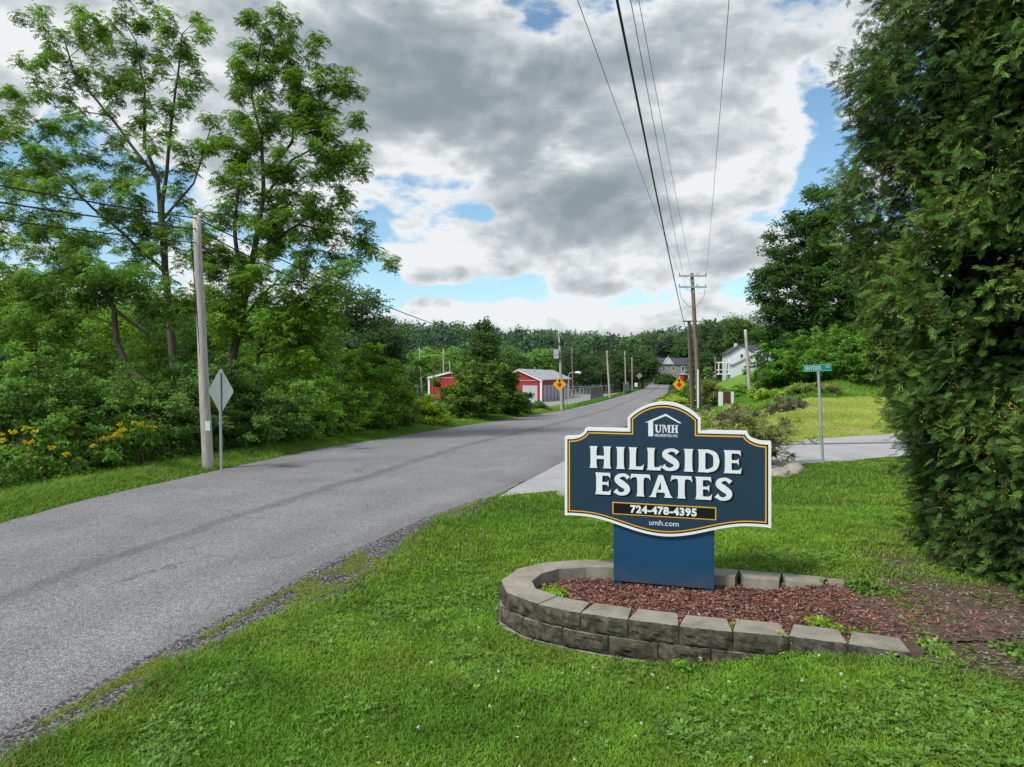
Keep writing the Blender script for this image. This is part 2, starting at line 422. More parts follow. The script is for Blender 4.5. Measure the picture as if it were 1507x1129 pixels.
lotL = [(-18,70),(-14,92),(-6,125),(4,160)]; lotR = [(3.2,64.5),(8.3,84),(14.5,106),(22,136)]
ribbon('parking_lot', resamp(lotL), resamp(lotR), M['lot'], .05, 20, 60, kind='structure')
ribbon('driveway', resamp([(14.5,106),(14.0,110)]), resamp([(17.2,106.5),(18.5,112)]), M['lot'], .06, 4, 6, kind='structure')

# ------------------------------------------------------------------ blades of grass
def blades(name, x, y, z, hgt, wid, lean, c0, parent=None, **kw):
    n = len(x); a = rng.random(n)*2*np.pi; la = rng.random(n)*2*np.pi
    dx, dy = np.cos(a)*wid/2, np.sin(a)*wid/2
    lx, ly = np.cos(la)*lean*hgt, np.sin(la)*lean*hgt
    b = np.stack([x, y, z], 1)
    V = np.empty((n, 6, 3))
    V[:, 0] = b - np.stack([dx, dy, 0*dx], 1); V[:, 1] = b + np.stack([dx, dy, 0*dx], 1)
    mid = b + np.stack([lx*.35, ly*.35, hgt*.6], 1)
    V[:, 2] = mid + np.stack([dx, dy, 0*dx], 1)*.8; V[:, 3] = mid - np.stack([dx, dy, 0*dx], 1)*.8
    tip = b + np.stack([lx, ly, hgt*(1-.3*lean)], 1)
    V[:, 4] = tip + np.stack([dx, dy, 0*dx], 1)*.12; V[:, 5] = tip - np.stack([dx, dy, 0*dx], 1)*.12
    base = (np.arange(n)*6)[:, None]
    q = np.concatenate([base + np.array([0,1,2,3]), base + np.array([3,2,4,5])])
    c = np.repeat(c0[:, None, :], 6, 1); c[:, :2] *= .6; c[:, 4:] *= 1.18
    return link(name, np_mesh(name, V.reshape(-1, 3), q, c.reshape(-1, 3)), M['grass'], parent, **kw)
def lawn_pts(n, y0, y1, umin=-.85, umax=.85, pw=1.0):
    y = y0 + (y1-y0)*rng.random(n)**pw
    x = (umin + (umax-umin)*rng.random(n))*y
    return x, y
def lawn_keep(x, y):
    k = (x > xg(y) - .03) & (y < ysn(x) - .05)
    k &= ~in_poly(x, y, BED_OUT_GROW)
    d = dirt_mask(x, y)*(x > 2.3)
    k &= rng.random(len(x)) > d*1.5
    k &= rng.random(len(x)) > .75*np.clip(fbm(x, y, 1.9, 171)*5-3.0, 0, 1)
    edge = np.clip((x - xg(y))/.35, 0, 1)          # thin, browner fringe by the gravel
    k &= rng.random(len(x)) < .35 + .65*edge
    return k
def lawn_blade_col(x, y):
    n = fbm(x, y, .55, 41); n2 = vnoise(x, y, 4.5, 43); n3 = rng.random(len(x))
    a = np.array([.062,.165,.016]); b = np.array([.150,.270,.028])
    t = np.clip(n*1.7-.35 + (n3-.5)*.5, 0, 1)[:, None]
    c = (a*(1-t) + b*t)*1.55+np.array([.012,.006,.006])
    c *= (.72+.5*n2)[:, None]
    dry = (rng.random(len(x)) < .05 + .22*np.clip(fbm(x, y, .75, 149)*4-2.3, 0, 1) + .25*np.clip(1-(x-xg(y))/.55, 0, 1)*(y < 13))[:, None]
    c = np.where(dry, np.array([.26,.24,.07])*(.6+.6*rng.random(len(x)))[:, None], c)
    yel = np.clip(fbm(x, y, 1.2, 47)*3.2-1.5, 0, 1)[:, None]*.7
    return c*(1-yel*.6) + np.array([.28,.36,.05])*yel*.6
xs_, ys_ = [], []
for (n, y0, y1) in ((330000, 3.4, 6.5), (230000, 6.5, 10.5), (120000, 10.5, 21)):
    x, y = lawn_pts(n, y0, y1, -.85, .88); k = lawn_keep(x, y); xs_.append(x[k]); ys_.append(y[k])
x = np.concatenate(xs_); y = np.concatenate(ys_)
hn = fbm(x, y, 1.3, 51)
tall = np.clip(1.15-(x-xg(y))/.5, 0, 1)*(y < 14)
hgt = (.022+.045*hn)*(.6+.8*rng.random(len(x)))*(1+.9*tall) * (1+ .35*(y > 10))
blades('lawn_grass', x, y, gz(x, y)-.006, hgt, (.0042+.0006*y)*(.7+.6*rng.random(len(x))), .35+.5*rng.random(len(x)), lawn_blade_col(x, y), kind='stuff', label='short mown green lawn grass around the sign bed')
# moss and low weeds creeping over the gravel at the asphalt edge
n = 60000; y = 3.4+10*rng.random(n); f = rng.random(n); wdt = xg(y)-xr(y)
x = xr(y) + f*wdt + .02
pn = fbm(x*1.5, y, 2.6, 61); keep = (pn > .585) | ((np.abs(x-xr(y)-.02) < .07) & (vnoise(y, y*0, 1.6, 63) > .5)) | ((y > 7) & (pn > .53))
x, y = x[keep], y[keep]
c = np.array([.22,.29,.04])*(.6+.8*rng.random(len(x)))[:, None]
blades('shoulder_weeds', x, y, gz(x, y)+.004, .018+.02*rng.random(len(x)), .007+0*x, .8+.3*rng.random(len(x)), c, kind='stuff', label='yellow green moss and weeds creeping over the gravel shoulder')
# long verge grass on the far side of the road
n = 150000; y = 7 + 60*rng.random(n)**1.5; wv = 1.9+.5*vnoise(y, y*0, .5, 71)
x = xl(y) - wv*rng.random(n)**.8 + .06*rng.normal(size=n)
c = np.array([.20,.37,.050])*(.55+.7*rng.random(n))[:, None]; dry = rng.random(n) < .12
c[dry] = np.array([.28,.27,.12])*(.6+.5*rng.random(dry.sum()))[:, None]
edge = np.clip((xl(y)-x)/1.0, 0, 1)
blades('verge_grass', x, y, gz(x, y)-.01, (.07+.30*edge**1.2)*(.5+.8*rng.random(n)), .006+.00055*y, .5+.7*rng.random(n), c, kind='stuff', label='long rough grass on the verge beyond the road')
# far verges and weedy bank
def bank(n):
    y = 27+45*rng.random(n); x = xr(y)+.5 + (y*.62-xr(y))*rng.random(n)
    t = y - ysf(np.clip(x, 3.6, 48))
    k = (t > 7.0+1.5*fbm(x, y, .3, 5)) | ((x - xr(y) < 2.8) & (y > 36))
    return x[k], y[k]
x, y = bank(120000)
c = np.array([.19,.36,.045])*(.5+.8*rng.random(len(x)))[:, None]*(.7+.6*fbm(x, y, .5, 77))[:, None]
dry = vnoise(x, y, .9, 78) > .83; c[dry] = np.array([.18,.15,.08])*(.6+.7*rng.random(dry.sum()))[:, None]
blades('bank_weeds', x, y, gz(x, y)-.02, (.10+.30*fbm(x, y, .6, 79))*(.5+.8*rng.random(len(x))), .035+0*x, .4+.5*rng.random(len(x)), c, kind='stuff', label='tall green weeds covering the bank beyond the mown lawn')
# short mown stubble on far lawn
n = 60000; y = 26+16*rng.random(n); x = 4+(y*.75-4)*rng.random(n); t = y-ysf(np.clip(x, 3.6, 48)); k = (t > .1) & (t < 9) & (x > xr(y)+.8); x, y = x[k], y[k]
c = (np.array([.28,.35,.06])*(.6+.7*rng.random(len(x)))[:, None])
tan = fbm(x, y*1.8, .22, 12)*3.2-1.6 > .3; c[tan] = np.array([.44,.38,.20])*(.6+.7*rng.random(tan.sum()))[:, None]
blades('mown_grass', x, y, gz(x, y)-.005, (.02+.03*rng.random(len(x))), .03+0*x, .9+.3*rng.random(len(x)), c, kind='stuff', label='pale yellow green mown grass beyond the side road')
# far left verge strip by fence
n = 26000; y = 60+110*rng.random(n); x = xl(y)-.1-2.2*rng.random(n)
c = np.array([.10,.24,.03])*(.6+.7*rng.random(n))[:, None]
blades('fence_grass', x, y, gz(x, y)-.01, .12+.12*rng.random(n), .05+0*x, .6+0*x, c, kind='stuff', label='bright green grass strip between the road and the storage lot')

# ------------------------------------------------------------------ scatter of leaf templates
def quad(p, d, n, l, w, fold=.15):
    d = np.array(d, float); d /= np.linalg.norm(d); n = np.array(n, float); s = np.cross(d, n); s /= np.linalg.norm(s)+1e-9; n = np.cross(s, d)
    p = np.array(p, float)
    return [p, p + d*l*.5 + s*w/2 + n*fold*w, p + d*l, p + d*l*.5 - s*w/2 + n*fold*w]
def tpl_pinnate(np_=6, L=.34, ll=.125, lw=.055):
    qs = []
    for i in range(np_):
        t = .12+.8*i/(np_-1); y = L*t; z = -.10*t*t
        for s in (-1, 1):
            qs.append(quad((0, y, z), (s, .45, -.28), (0, 0, 1), ll*(1-.25*abs(t-.45)), lw))
    qs.append(quad((0, L*.95, -.09), (0, 1, -.3), (0, 0, 1), ll, lw))
    return np.array(qs)
def tpl_cluster(n=6, r=.1, l=.1, w=.07, seed=0):
    g = np.random.default_rng(seed); qs = []
    for i in range(n):
        d = g.normal(size=3); d[2] = d[2]*.4-.15; d /= np.linalg.norm(d)
        qs.append(quad(g.normal(size=3)*r*.5, d, g.normal(size=3)*.5+np.array([0,0,1.]), l*g.uniform(.8,1.2), w))
    return np.array(qs)
def tpl_cedar(seed=0):
    g = np.random.default_rng(seed); qs = []
    L = .17
    qs.append(quad((0,0,0), (0,1,-.1), (0,0,1), L, .010, .3))
    for i in range(7):
        t = .10+.12*i
        for s in (-1, 1):
            ll = .085*(1-.62*t)*g.uniform(.75, 1.25)
            qs.append(quad((0, L*t, -.012*t), (s*.75, 1.0+g.uniform(-.2,.2), g.uniform(-.4,.1)), (g.uniform(-.5,.5), 0, 1), ll, .0105, .25))
    return np.array(qs)
def tpl_droop(seed=0):
    g = np.random.default_rng(seed+50); qs = []
    for i in range(3):
        a = g.uniform(0, 6.28); bx, by = math.cos(a)*.10, math.sin(a)*.10
        for j in range(4):
            t = .4+.35*j
            for s in (-1, 1):
                d = np.array([math.cos(a)*.5 - s*math.sin(a)*.75, math.sin(a)*.5 + s*math.cos(a)*.75, -.55+g.uniform(-.3,.3)])
                # templates point along +Y; hang is handled by ups
                qs.append(quad((bx*t*1.6, by*t*1.6, -.05*t*t), d, g.normal(size=3)*.35+np.array([0,0,1.]), .115*g.uniform(.8,1.15), .045))
    return np.array(qs)
DRP = [tpl_droop(k) for k in range(4)]
PIN = [tpl_pinnate(), tpl_pinnate(6, .38, .12, .05)]
CLU = [tpl_cluster(6, .10, .11, .075, s) for s in range(3)]
CED = [tpl_cedar(s) for s in range(3)]

def scatter(tpls, pos, dirs, ups, sc, colr, qvar=.25):
    pos = np.asarray(pos, float); n = len(pos); dirs = dirs/(np.linalg.norm(dirs, axis=1, keepdims=True)+1e-9)
    x = np.cross(dirs, ups); x /= np.linalg.norm(x, axis=1, keepdims=True)+1e-9; z = np.cross(x, dirs)
    Rm = np.stack([x, dirs, z], 2)      # columns
    which = rng.integers(0, len(tpls), n); VV, CC = [], []
    for k, T in enumerate(tpls):
        m = which == k
        if not m.any(): continue
        q = T.reshape(-1, 3)
        v = np.einsum('nij,kj->nki', Rm[m], q)*sc[m][:, None, None] + pos[m][:, None, :]
        c = np.repeat(colr[m][:, None, :], len(T), 1)*(1-qvar+2*qvar*rng.random((m.sum(), len(T), 1)))
        VV.append(v.reshape(-1, 3)); CC.append(np.repeat(c.reshape(-1, 3), 4, 0))
    return np.concatenate(VV), np.concatenate(CC)
def leaf_obj(name, V, C, matl, parent=None, **kw):
    q = np.arange(len(V)).reshape(-1, 4)
    return link(name, np_mesh(name, V, q, np.clip(C, 0, 1)), matl, parent, **kw)

# ------------------------------------------------------------------ tree growth: skeleton reaching for clump centres
def grow(polys, attr, seg=.5, rise=.12, rtip=.012, pw=.42, wig=.10, rmax=None):
    nodes = []; par = []; pinned = {}
    def addn(p, q): nodes.append(np.array(p, float)); par.append(q); return len(nodes)-1
    for k, (pl, r0, r1) in enumerate(polys):
        pl = [np.array(p, float) for p in pl]
        if k == 0: cur = addn(pl[0], -1); pinned[cur] = r0
        else:
            d = [np.linalg.norm(nn-pl[0]) for nn in nodes]; cur = int(np.argmin(d))
        tot = sum(np.linalg.norm(pl[i+1]-pl[i]) for i in range(len(pl)-1)); run = 0
        for i in range(len(pl)-1):
            L = np.linalg.norm(pl[i+1]-pl[i]); m = max(1, int(L/seg))
            for j in range(1, m+1):
                p = pl[i] + (pl[i+1]-pl[i])*j/m + (rng.normal(size=3)*wig*.25*seg if j < m else 0)
                cur = addn(p, cur); f = (run+L*j/m)/tot; pinned[cur] = r0+(r1-r0)*f
            run += L
    A = np.array(attr)
    Nn = np.array(nodes)
    d0 = np.min(np.linalg.norm(A[:, None]-Nn[None], axis=2), axis=1)
    for i in np.argsort(d0):
        a = A[i]; Nn = np.array(nodes)
        v = a-Nn; d = np.linalg.norm(v, axis=1)
        cost = d*(1 + .8*np.clip(-v[:, 2]/(d+1e-6), 0, 1))
        k = int(np.argmin(cost)); D = d[k]
        if D < .05: continue
        m = max(1, int(D/seg)); p0 = nodes[k]; cur = k
        bow = np.array([0, 0, -rise*D]) + rng.normal(size=3)*wig*D*.3
        for j in range(1, m+1):
            t = j/m; p = p0+(a-p0)*t + bow*4*t*(1-t)*.5
            cur = addn(p, cur)
    n = len(nodes); cnt = np.zeros(n); ch = np.zeros(n, int)
    for i in range(n):
        if par[i] >= 0: ch[par[i]] += 1
    for i in range(n-1, -1, -1):
        if ch[i] == 0: cnt[i] = 1
        if par[i] >= 0: cnt[par[i]] += cnt[i]
    # parents always precede children except reordering: fine, indices increase
    rad = rtip*np.maximum(cnt, 1)**pw
    for i, r in pinned.items(): rad[i] = r
    for i in range(n):
        if par[i] >= 0: rad[i] = min(rad[i], rad[par[i]])
    return np.array(nodes), np.array(par), rad
def limbs_mesh(name, nodes, par, rad, sides=6):
    i = np.where(par >= 0)[0]; a, b = nodes[par[i]], nodes[i]
    ra, rb = np.minimum(rad[par[i]], rad[i]*1.6), rad[i]
    t = b-a; L = np.linalg.norm(t, axis=1, keepdims=True); t = t/(L+1e-9)
    ref = np.where(np.abs(t[:, 2:3]) < .9, np.array([[0,0,1.]]), np.array([[1.,0,0]]))
    u = np.cross(t, ref); u /= np.linalg.norm(u, axis=1, keepdims=True)+1e-9; w = np.cross(t, u)
    an = np.arange(sides)*2*np.pi/sides
    ring = np.cos(an)[None, :, None]*u[:, None] + np.sin(an)[None, :, None]*w[:, None]
    V = np.concatenate([a[:, None]+ring*ra[:, None, None], (b+t*rb[:, None]*.3)[:, None]+ring*rb[:, None, None]], 1)
    k = np.arange(sides); q = np.stack([k, (k+1) % sides, (k+1) % sides+sides, k+sides], 1)
    Q = (np.arange(len(i))*2*sides)[:, None, None] + q[None]
    return np_mesh(name, V.reshape(-1, 3), Q.reshape(-1, 4), smooth=True)

def ell_pts(ells, d, n, depth=1.0, shell=.35):
    """sample clump centres in ellipsoids given as (px,py,rx,ry) seen at distance d"""
    wts = np.array([e[2]*e[3] for e in ells], float); wts /= wts.sum(); out = []
    for e, w in zip(ells, wts):
        m = max(2, int(n*w)); dd = d + (e[4] if len(e) > 4 else 0)
        v = rng.normal(size=(m, 3)); v /= np.linalg.norm(v, axis=1, keepdims=True); r = (shell+(1-shell)*rng.random(m))**(1/2.2)
        c = P(e[0], e[1], dd); rx, rz = e[2]/F*dd, e[3]/F*dd
        out.append(c + v*r[:, None]*np.array([rx, (rx+rz)/2*depth, rz]))
    return np.concatenate(out)

def leafcloud(A, centre, per, rc, style, size, c, cvar=.35, droop=.45, up=.5):
    """leaf sprays about clump centres A"""
    n = len(A); k = rng.poisson(per, n); own = np.repeat(np.arange(n), k); m = len(own)
    off = rng.normal(size=(m, 3)); off /= np.linalg.norm(off, axis=1, keepdims=True); off *= (rng.random(m)**.5)[:, None]*rc*np.array([1, 1, .62])
    if style == 'drp': off[:, 2] *= 1.5
    pos = A[own]+off
    out = off/(rc+1e-6) + .6*(pos-centre)/(np.linalg.norm(pos-centre, axis=1, keepdims=True)+1e-6) + rng.normal(size=(m, 3))*.35
    dirs = out*np.array([1, 1, .35]); dirs[:, 2] -= droop
    ups = np.tile([0, 0, 1.], (m, 1)) + rng.normal(size=(m, 3))*up
    c = np.array(c)*1.6
    cl = (1-cvar+2*cvar*rng.random(n))[own]
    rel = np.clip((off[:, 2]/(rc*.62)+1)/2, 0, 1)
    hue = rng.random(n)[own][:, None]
    cc = np.array(c)*cl[:, None]*(.8+.35*rel)[:, None]*(.85+.3*rng.random(m))[:, None]  # light from above painted in: leaves brighter toward each clump's top
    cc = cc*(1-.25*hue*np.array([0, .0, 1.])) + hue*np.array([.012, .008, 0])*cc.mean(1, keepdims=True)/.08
    if style == 'drp': off_ = rng.normal(size=(m, 3)); dirs = off_*np.array([1, 1, .15]); ups = np.tile([0, 0, 1.], (m, 1))+rng.normal(size=(m, 3))*.28
    T = {'pin': PIN, 'clu': CLU, 'ced': CED, 'drp': DRP}[style]
    return scatter(T, pos, dirs, ups, size*(.75+.5*rng.random(m)), cc)

def tree(name, label, d, ells, trunks, style='clu', n=150, per=12, rc=.6, size=1.0, c=(.05,.1,.02), bark='bark', group=None, cat='tree', seg=.5, rtip=.012, base=None, cvar=.35, droop=.45, depth=1.0, shell=.35, crown='crown', trunkname='trunk', pw=.42, extra=None, mat_='leaf', sides=6):
    polys = []
    for (pl, r0, r1) in trunks:
        polys.append(([P(p[0], p[1], d + (p[2] if len(p) > 2 else 0)) for p in pl], r0, r1))
    b0 = polys[0][0][0]; gzb = float(gz(b0[0], b0[1])); b0[2] = gzb-.15
    A = ell_pts(ells, d, n, depth, shell)
    A[:, 2] = np.maximum(A[:, 2], gz(A[:, 0], A[:, 1])+.15)
    nodes, par, rad = grow(polys, A, seg, rtip=rtip, pw=pw)
    root = empty(name, (b0[0], b0[1], gzb), label=label, cat=cat, group=group)
    off = np.array([b0[0], b0[1], gzb])
    link(trunkname, limbs_mesh(trunkname, nodes-off, par, rad, sides), M[bark], root)
    cen = A.mean(0); cen[2] -= .15*(A[:, 2].max()-A[:, 2].min())
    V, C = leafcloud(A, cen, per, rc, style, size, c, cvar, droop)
    if extra is not None:
        V2, C2 = extra(A, cen); V = np.concatenate([V, V2]); C = np.concatenate([C, C2])
    leaf_obj(crown, V-off, C, M[mat_], root)
    return root

def shrub(name, label, px, d, w, h, c, n=40, per=14, rc=.28, size=1.0, style='clu', group=None, x=None, cat='shrub', twig='bark', cvar=.35, droop=.2, z0=None, crown='foliage', shell=.25, wob_=.0):
    """w,h in metres; base on the ground at distance d below pixel column px"""
    X0 = (px-CX)/F*d if x is None else x
    g = float(gz(X0, d)) if z0 is None else z0
    v = rng.normal(size=(n, 3)); v /= np.linalg.norm(v, axis=1, keepdims=True)
    r = (shell+(1-shell)*rng.random(n))**.5
    A = v*r[:, None]*np.array([w/2, w*.42, h/2]) + np.array([0, 0, h*.52])
    A[:, :2] *= (.75+.5*np.clip(1-np.abs(A[:, 2]/h-.45), 0, 1))[:, None]*(.85+.3*rng.random(n))[:, None]
    A[:, 2] *= (.85+.3*fbm(A[:, 0]*1.0+px, A[:, 1]+d, .9, 4))
    A[:, 2] = np.maximum(A[:, 2], .08)
    ns_ = max(3, n//9); ss_ = np.stack([rng.normal(size=ns_)*w*.28, rng.normal(size=ns_)*w*.2, h*(.85+.38*rng.random(ns_))], 1); A = np.concatenate([A, ss_, ss_*np.array([.97,.97,.88])])
    pol = []
    for k in range(3):
        a = rng.random()*6.28; pol.append(([(0.08*math.cos(a), .08*math.sin(a), -.1), (.2*w*math.cos(a), .2*w*math.sin(a), h*.45)], .02+.008*h, .01))
    pol = [([(0,0,-.12), (0,0,.05)], .03+.008*h, .03)] + pol
    nodes, par, rad = grow(pol, A, max(.18, h*.12), rtip=.004+.0012*h)
    root = empty(name, (X0, d, g), label=label, cat=cat, group=group)
    link('stem', limbs_mesh('stem', nodes, par, rad, 4), M[twig], root)
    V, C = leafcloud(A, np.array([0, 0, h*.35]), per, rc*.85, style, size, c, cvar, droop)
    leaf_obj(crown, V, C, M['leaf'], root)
    return root

# ================================================================== RETAINING WALL AND BED
def arc(poly):
    p = np.array(poly, float); L = np.concatenate([[0], np.cumsum(np.linalg.norm(np.diff(p, axis=0), axis=1))])
    f = lambda s: np.array([np.interp(s, L, p[:, 0]), np.interp(s, L, p[:, 1])])
    return f, L[-1]
def smooth_poly(p, it=2):
    p = [np.array(a, float) for a in p]
    for _ in range(it):
        q = [p[0]]
        for a, b in zip(p[:-1], p[1:]): q += [a*.75+b*.25, a*.25+b*.75]
        p = q+[p[-1]]
    return p
BO = smooth_poly(BED_OUT)
bf, BL = arc(BO)
def block(parent, s0, s1, z0, z1, proj=0.0, depth=.27, seed=0):
    g = np.random.default_rng(seed)
    a, b = bf(s0+.004), bf(s1-.004)
    t = (b-a)/np.linalg.norm(b-a); nrm = np.array([-t[1], t[0]])       # outward?
    mid = (a+b)/2; cin = np.array([1.4, 6.05])
    if nrm.dot(cin-mid) > 0: nrm = -nrm
    jit = g.uniform(-.006, .006); zj = g.uniform(-.003, .003)
    a = a+nrm*(proj+jit+g.uniform(-.003, .003)); b = b+nrm*(proj+jit+g.uniform(-.003, .003))
    nu, nv = 15, 7; L = np.linalg.norm(b-a); z0 += .002; z1 += zj
    V = []
    for j in range(nv):
        for i in range(nu):
            u, v = i/(nu-1), j/(nv-1)
            p = a+(b-a)*u
            edge = min(1, 7*min(u, 1-u))*min(1, 4.0*min(v, 1-v)+.15)
            n1 = float(fbm(seed*3.1+u*L*14, v*2.6+seed, 1, seed % 7, 3))
            out = edge*(.014+.060*(n1-.35)) + g.uniform(-.004, .004)
            V.append((p[0]+nrm[0]*out, p[1]+nrm[1]*out, z0+(z1-z0)*v + (g.uniform(-.003, .001) if j == nv-1 else 0)))
    ia = a + t*L*.10 - nrm*depth; ib = b - t*L*.10 - nrm*depth
    base = len(V); V += [(ia[0], ia[1], z0), (ib[0], ib[1], z0), (ia[0], ia[1], z1), (ib[0], ib[1], z1)]
    Fc = [(j*nu+i, j*nu+i+1, (j+1)*nu+i+1, (j+1)*nu+i) for j in range(nv-1) for i in range(nu-1)]; nf = len(Fc)
    Fc.append(tuple([(nv-1)*nu+i for i in range(nu)] + [base+3, base+2]))
    Fc.append(tuple([j*nu for j in range(nv)][::-1] + [base, base+2][0:2]) )
    Fc.append(tuple([j*nu+nu-1 for j in range(nv)] + [base+3, base+1]))
    Fc.append((base, base+1, base+3, base+2))
    me = bpy.data.meshes.new('block'); me.from_pydata(V, [], Fc); me.update()
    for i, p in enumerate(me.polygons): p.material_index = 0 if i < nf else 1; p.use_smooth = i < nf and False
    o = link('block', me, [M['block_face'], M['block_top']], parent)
    return o
wall = empty('retaining_wall', (0,0,0), label='low curved retaining wall of weathered grey split-face concrete blocks around the mulch bed', cat='garden wall')
BWd = .392; k = 0; s = 0.10
while s < BL-.05:
    e = min(s+BWd, BL-.01)
    block(wall, s, e, .18, .33, 0, .27, 11+k); s = e; k += 1
s = .10+BWd*2.4; k = 0
while s < BL-.9:
    block(wall, s, s+BWd, .03, .18, .012, .22, 111+k); s += BWd; k += 1
s = .10+BWd*3.1; k = 0
while s < BL-2.6:
    block(wall, s, s+BWd, -.12, .03, .035, .22, 211+k); s += BWd; k += 1

inner = poly_offset(BED_OUT, -.15) if True else None
def inward(poly, d):
    a = poly_offset(poly, d)
    return a if np.mean([np.hypot(p[0]-1.4, p[1]-6.05) for p in a]) < np.mean([np.hypot(p[0]-1.4, p[1]-6.05) for p in poly]) else poly_offset(poly, -d)
INN = inward(BED_OUT, .17)
bgx, bgy = np.meshgrid(np.arange(-.3, 4.4, .04), np.arange(4.4, 7.4, .04))
def bedz(x, y):
    base = .215+.05*(fbm(x, y, 2.2, 91)-.5)+.025*(fbm(x, y, 14, 92)-.5)
    base = np.maximum(base, gz(x, y)*.9)
    t = sstep(2.35, 3.0, x)
    return base*(1-t) + (gz(x, y)+.012+.03*(fbm(x, y, 6, 93)-.4))*t
msk = in_poly(bgx, bgy, INN) | (np.hypot((bgx-3.0)/.95, (bgy-5.6)/.75) < .8+.5*fbm(bgx, bgy, 2, 94))
msk &= ~((bgx > 2.9) & (bgy < 4.95))
hh, ww = bgx.shape; ii = np.arange(hh*ww).reshape(hh, ww)
cell = msk[:-1,:-1] & msk[1:,:-1] & msk[:-1,1:] & msk[1:,1:]
qd = np.stack([ii[:-1,:-1], ii[:-1,1:], ii[1:,1:], ii[1:,:-1]], -1)[cell]
fx, fy = bgx.ravel(), bgy.ravel()
bc = np.array([.085,.045,.035])*(.6+.8*fbm(fx, fy, 5, 95))[:, None]
bc = bc*(1-sstep(2.4, 3.1, fx)[:, None]) + np.array([.12,.095,.07])*sstep(2.4, 3.1, fx)[:, None]
link('mulch_bed', np_mesh('mulch_bed', np.stack([fx, fy, bedz(fx, fy)], 1), qd, bc, smooth=True), M['ground'], kind='structure')
n = 52000; x = -.3+4.6*rng.random(n); y = 4.4+3*rng.random(n)
m_ = in_poly(x, y, INN) | ((x > 2.6) & (rng.random(n) < np.clip(1.5-np.hypot((x-2.9)/1.1, (y-5.6)/.85), 0, 1)*.55) & (y > 4.95-.1*(x-2.9)))
m_ &= rng.random(n) < np.clip(1.25-.35*np.clip(x-1.8, 0, 3), .2, 1)
x, y = x[m_], y[m_]; n = len(x)
dr_ = rng.normal(size=(n, 3))*np.array([1, 1, .28]); up_ = np.tile([0, 0, 1.], (n, 1))+rng.normal(size=(n, 3))*.45
chipT = [np.array([quad((0,-.02,0), (0,1,0), (0,0,1), .05, .011, .2)]), np.array([[(-.005,-.03,0),(.005,-.03,0),(.006,.03,.002),(-.004,.03,.002)]]), np.array([[(-.009,-.014,0),(.008,-.012,0),(.009,.016,.002),(-.006,.014,.002)]])]
pal = np.array([[.25,.095,.07],[.16,.065,.05],[.31,.15,.11],[.27,.20,.16],[.07,.045,.038],[.36,.29,.25]])
cc = pal[rng.choice(6, n, p=[.28,.24,.17,.14,.12,.05])]*(.7+.6*rng.random((n, 1)))
V, C = scatter(chipT, np.stack([x, y, bedz(x, y)+.004+.014*rng.random(n)], 1), dr_, up_, .4+.55*rng.random(n), cc, .1)
leaf_obj('wood_mulch', V, C, M['chips'], kind='stuff', label='reddish brown shredded wood mulch filling the walled bed')
# leaf litter on the bare dirt, gravel stones on the shoulder
n = 26000; x = 2.4+4.4*rng.random(n); y = 3.4+5.2*rng.random(n); m_ = (rng.random(n) < dirt_mask(x, y)*1.0) & ~in_poly(x, y, BED_OUT_GROW); x, y = x[m_], y[m_]; n = len(x)
V, C = scatter(chipT, np.stack([x, y, gz(x, y)+.004+.01*rng.random(n)], 1), rng.normal(size=(n, 3))*np.array([1, 1, .2]), np.tile([0, 0, 1.], (n, 1))+rng.normal(size=(n, 3))*.3, .4+.6*rng.random(n), np.array([[.17,.13,.09],[.24,.19,.13],[.09,.07,.05],[.30,.26,.20]])[rng.integers(0, 4, n)], .2)
leaf_obj('leaf_litter', V, C, M['chips'], kind='stuff', label='brown dry litter on the bare soil under the conifer')
def stones(x, y, z, s, c, name, label):
    n = len(x); g = rng.normal(size=(n, 8, 3))*.18
    cube = np.array([(a, b, e) for e in (-.6, .6) for a, b in ((-1,-1),(1,-1),(1,1),(-1,1))], float)
    a = rng.random(n)*6.28; v = (cube[None]+g)*s[:, None, None]; ca, sa = np.cos(a)[:, None], np.sin(a)[:, None]
    vx = v[..., 0]*ca-v[..., 1]*sa; vy = v[..., 0]*sa+v[..., 1]*ca
    V = np.stack([vx+x[:, None], vy+y[:, None], v[..., 2]+z[:, None]], 2)
    q = np.array([(4,5,6,7),(0,1,5,4),(1,2,6,5),(2,3,7,6),(3,0,4,7)])
    Q = (np.arange(n)*8)[:, None, None]+q[None]
    return link(name, np_mesh(name, V.reshape(-1, 3), Q.reshape(-1, 4), np.repeat(c, 8, 0)), M['stone'], kind='stuff', label=label)
n = 42000; y = 3.2+9.2*rng.random(n)**1.25; x = xr(y)-.10+(xg(y)-xr(y)+.22)*rng.random(n)
s = .004+.008*rng.random(n)**2
stones(x, y, gz(x, y)+.010, s, np.array([.19,.18,.185])*(.25+1.1*rng.random((n, 1))**1.5), 'loose_gravel', 'loose grey gravel along the near edge of the road')

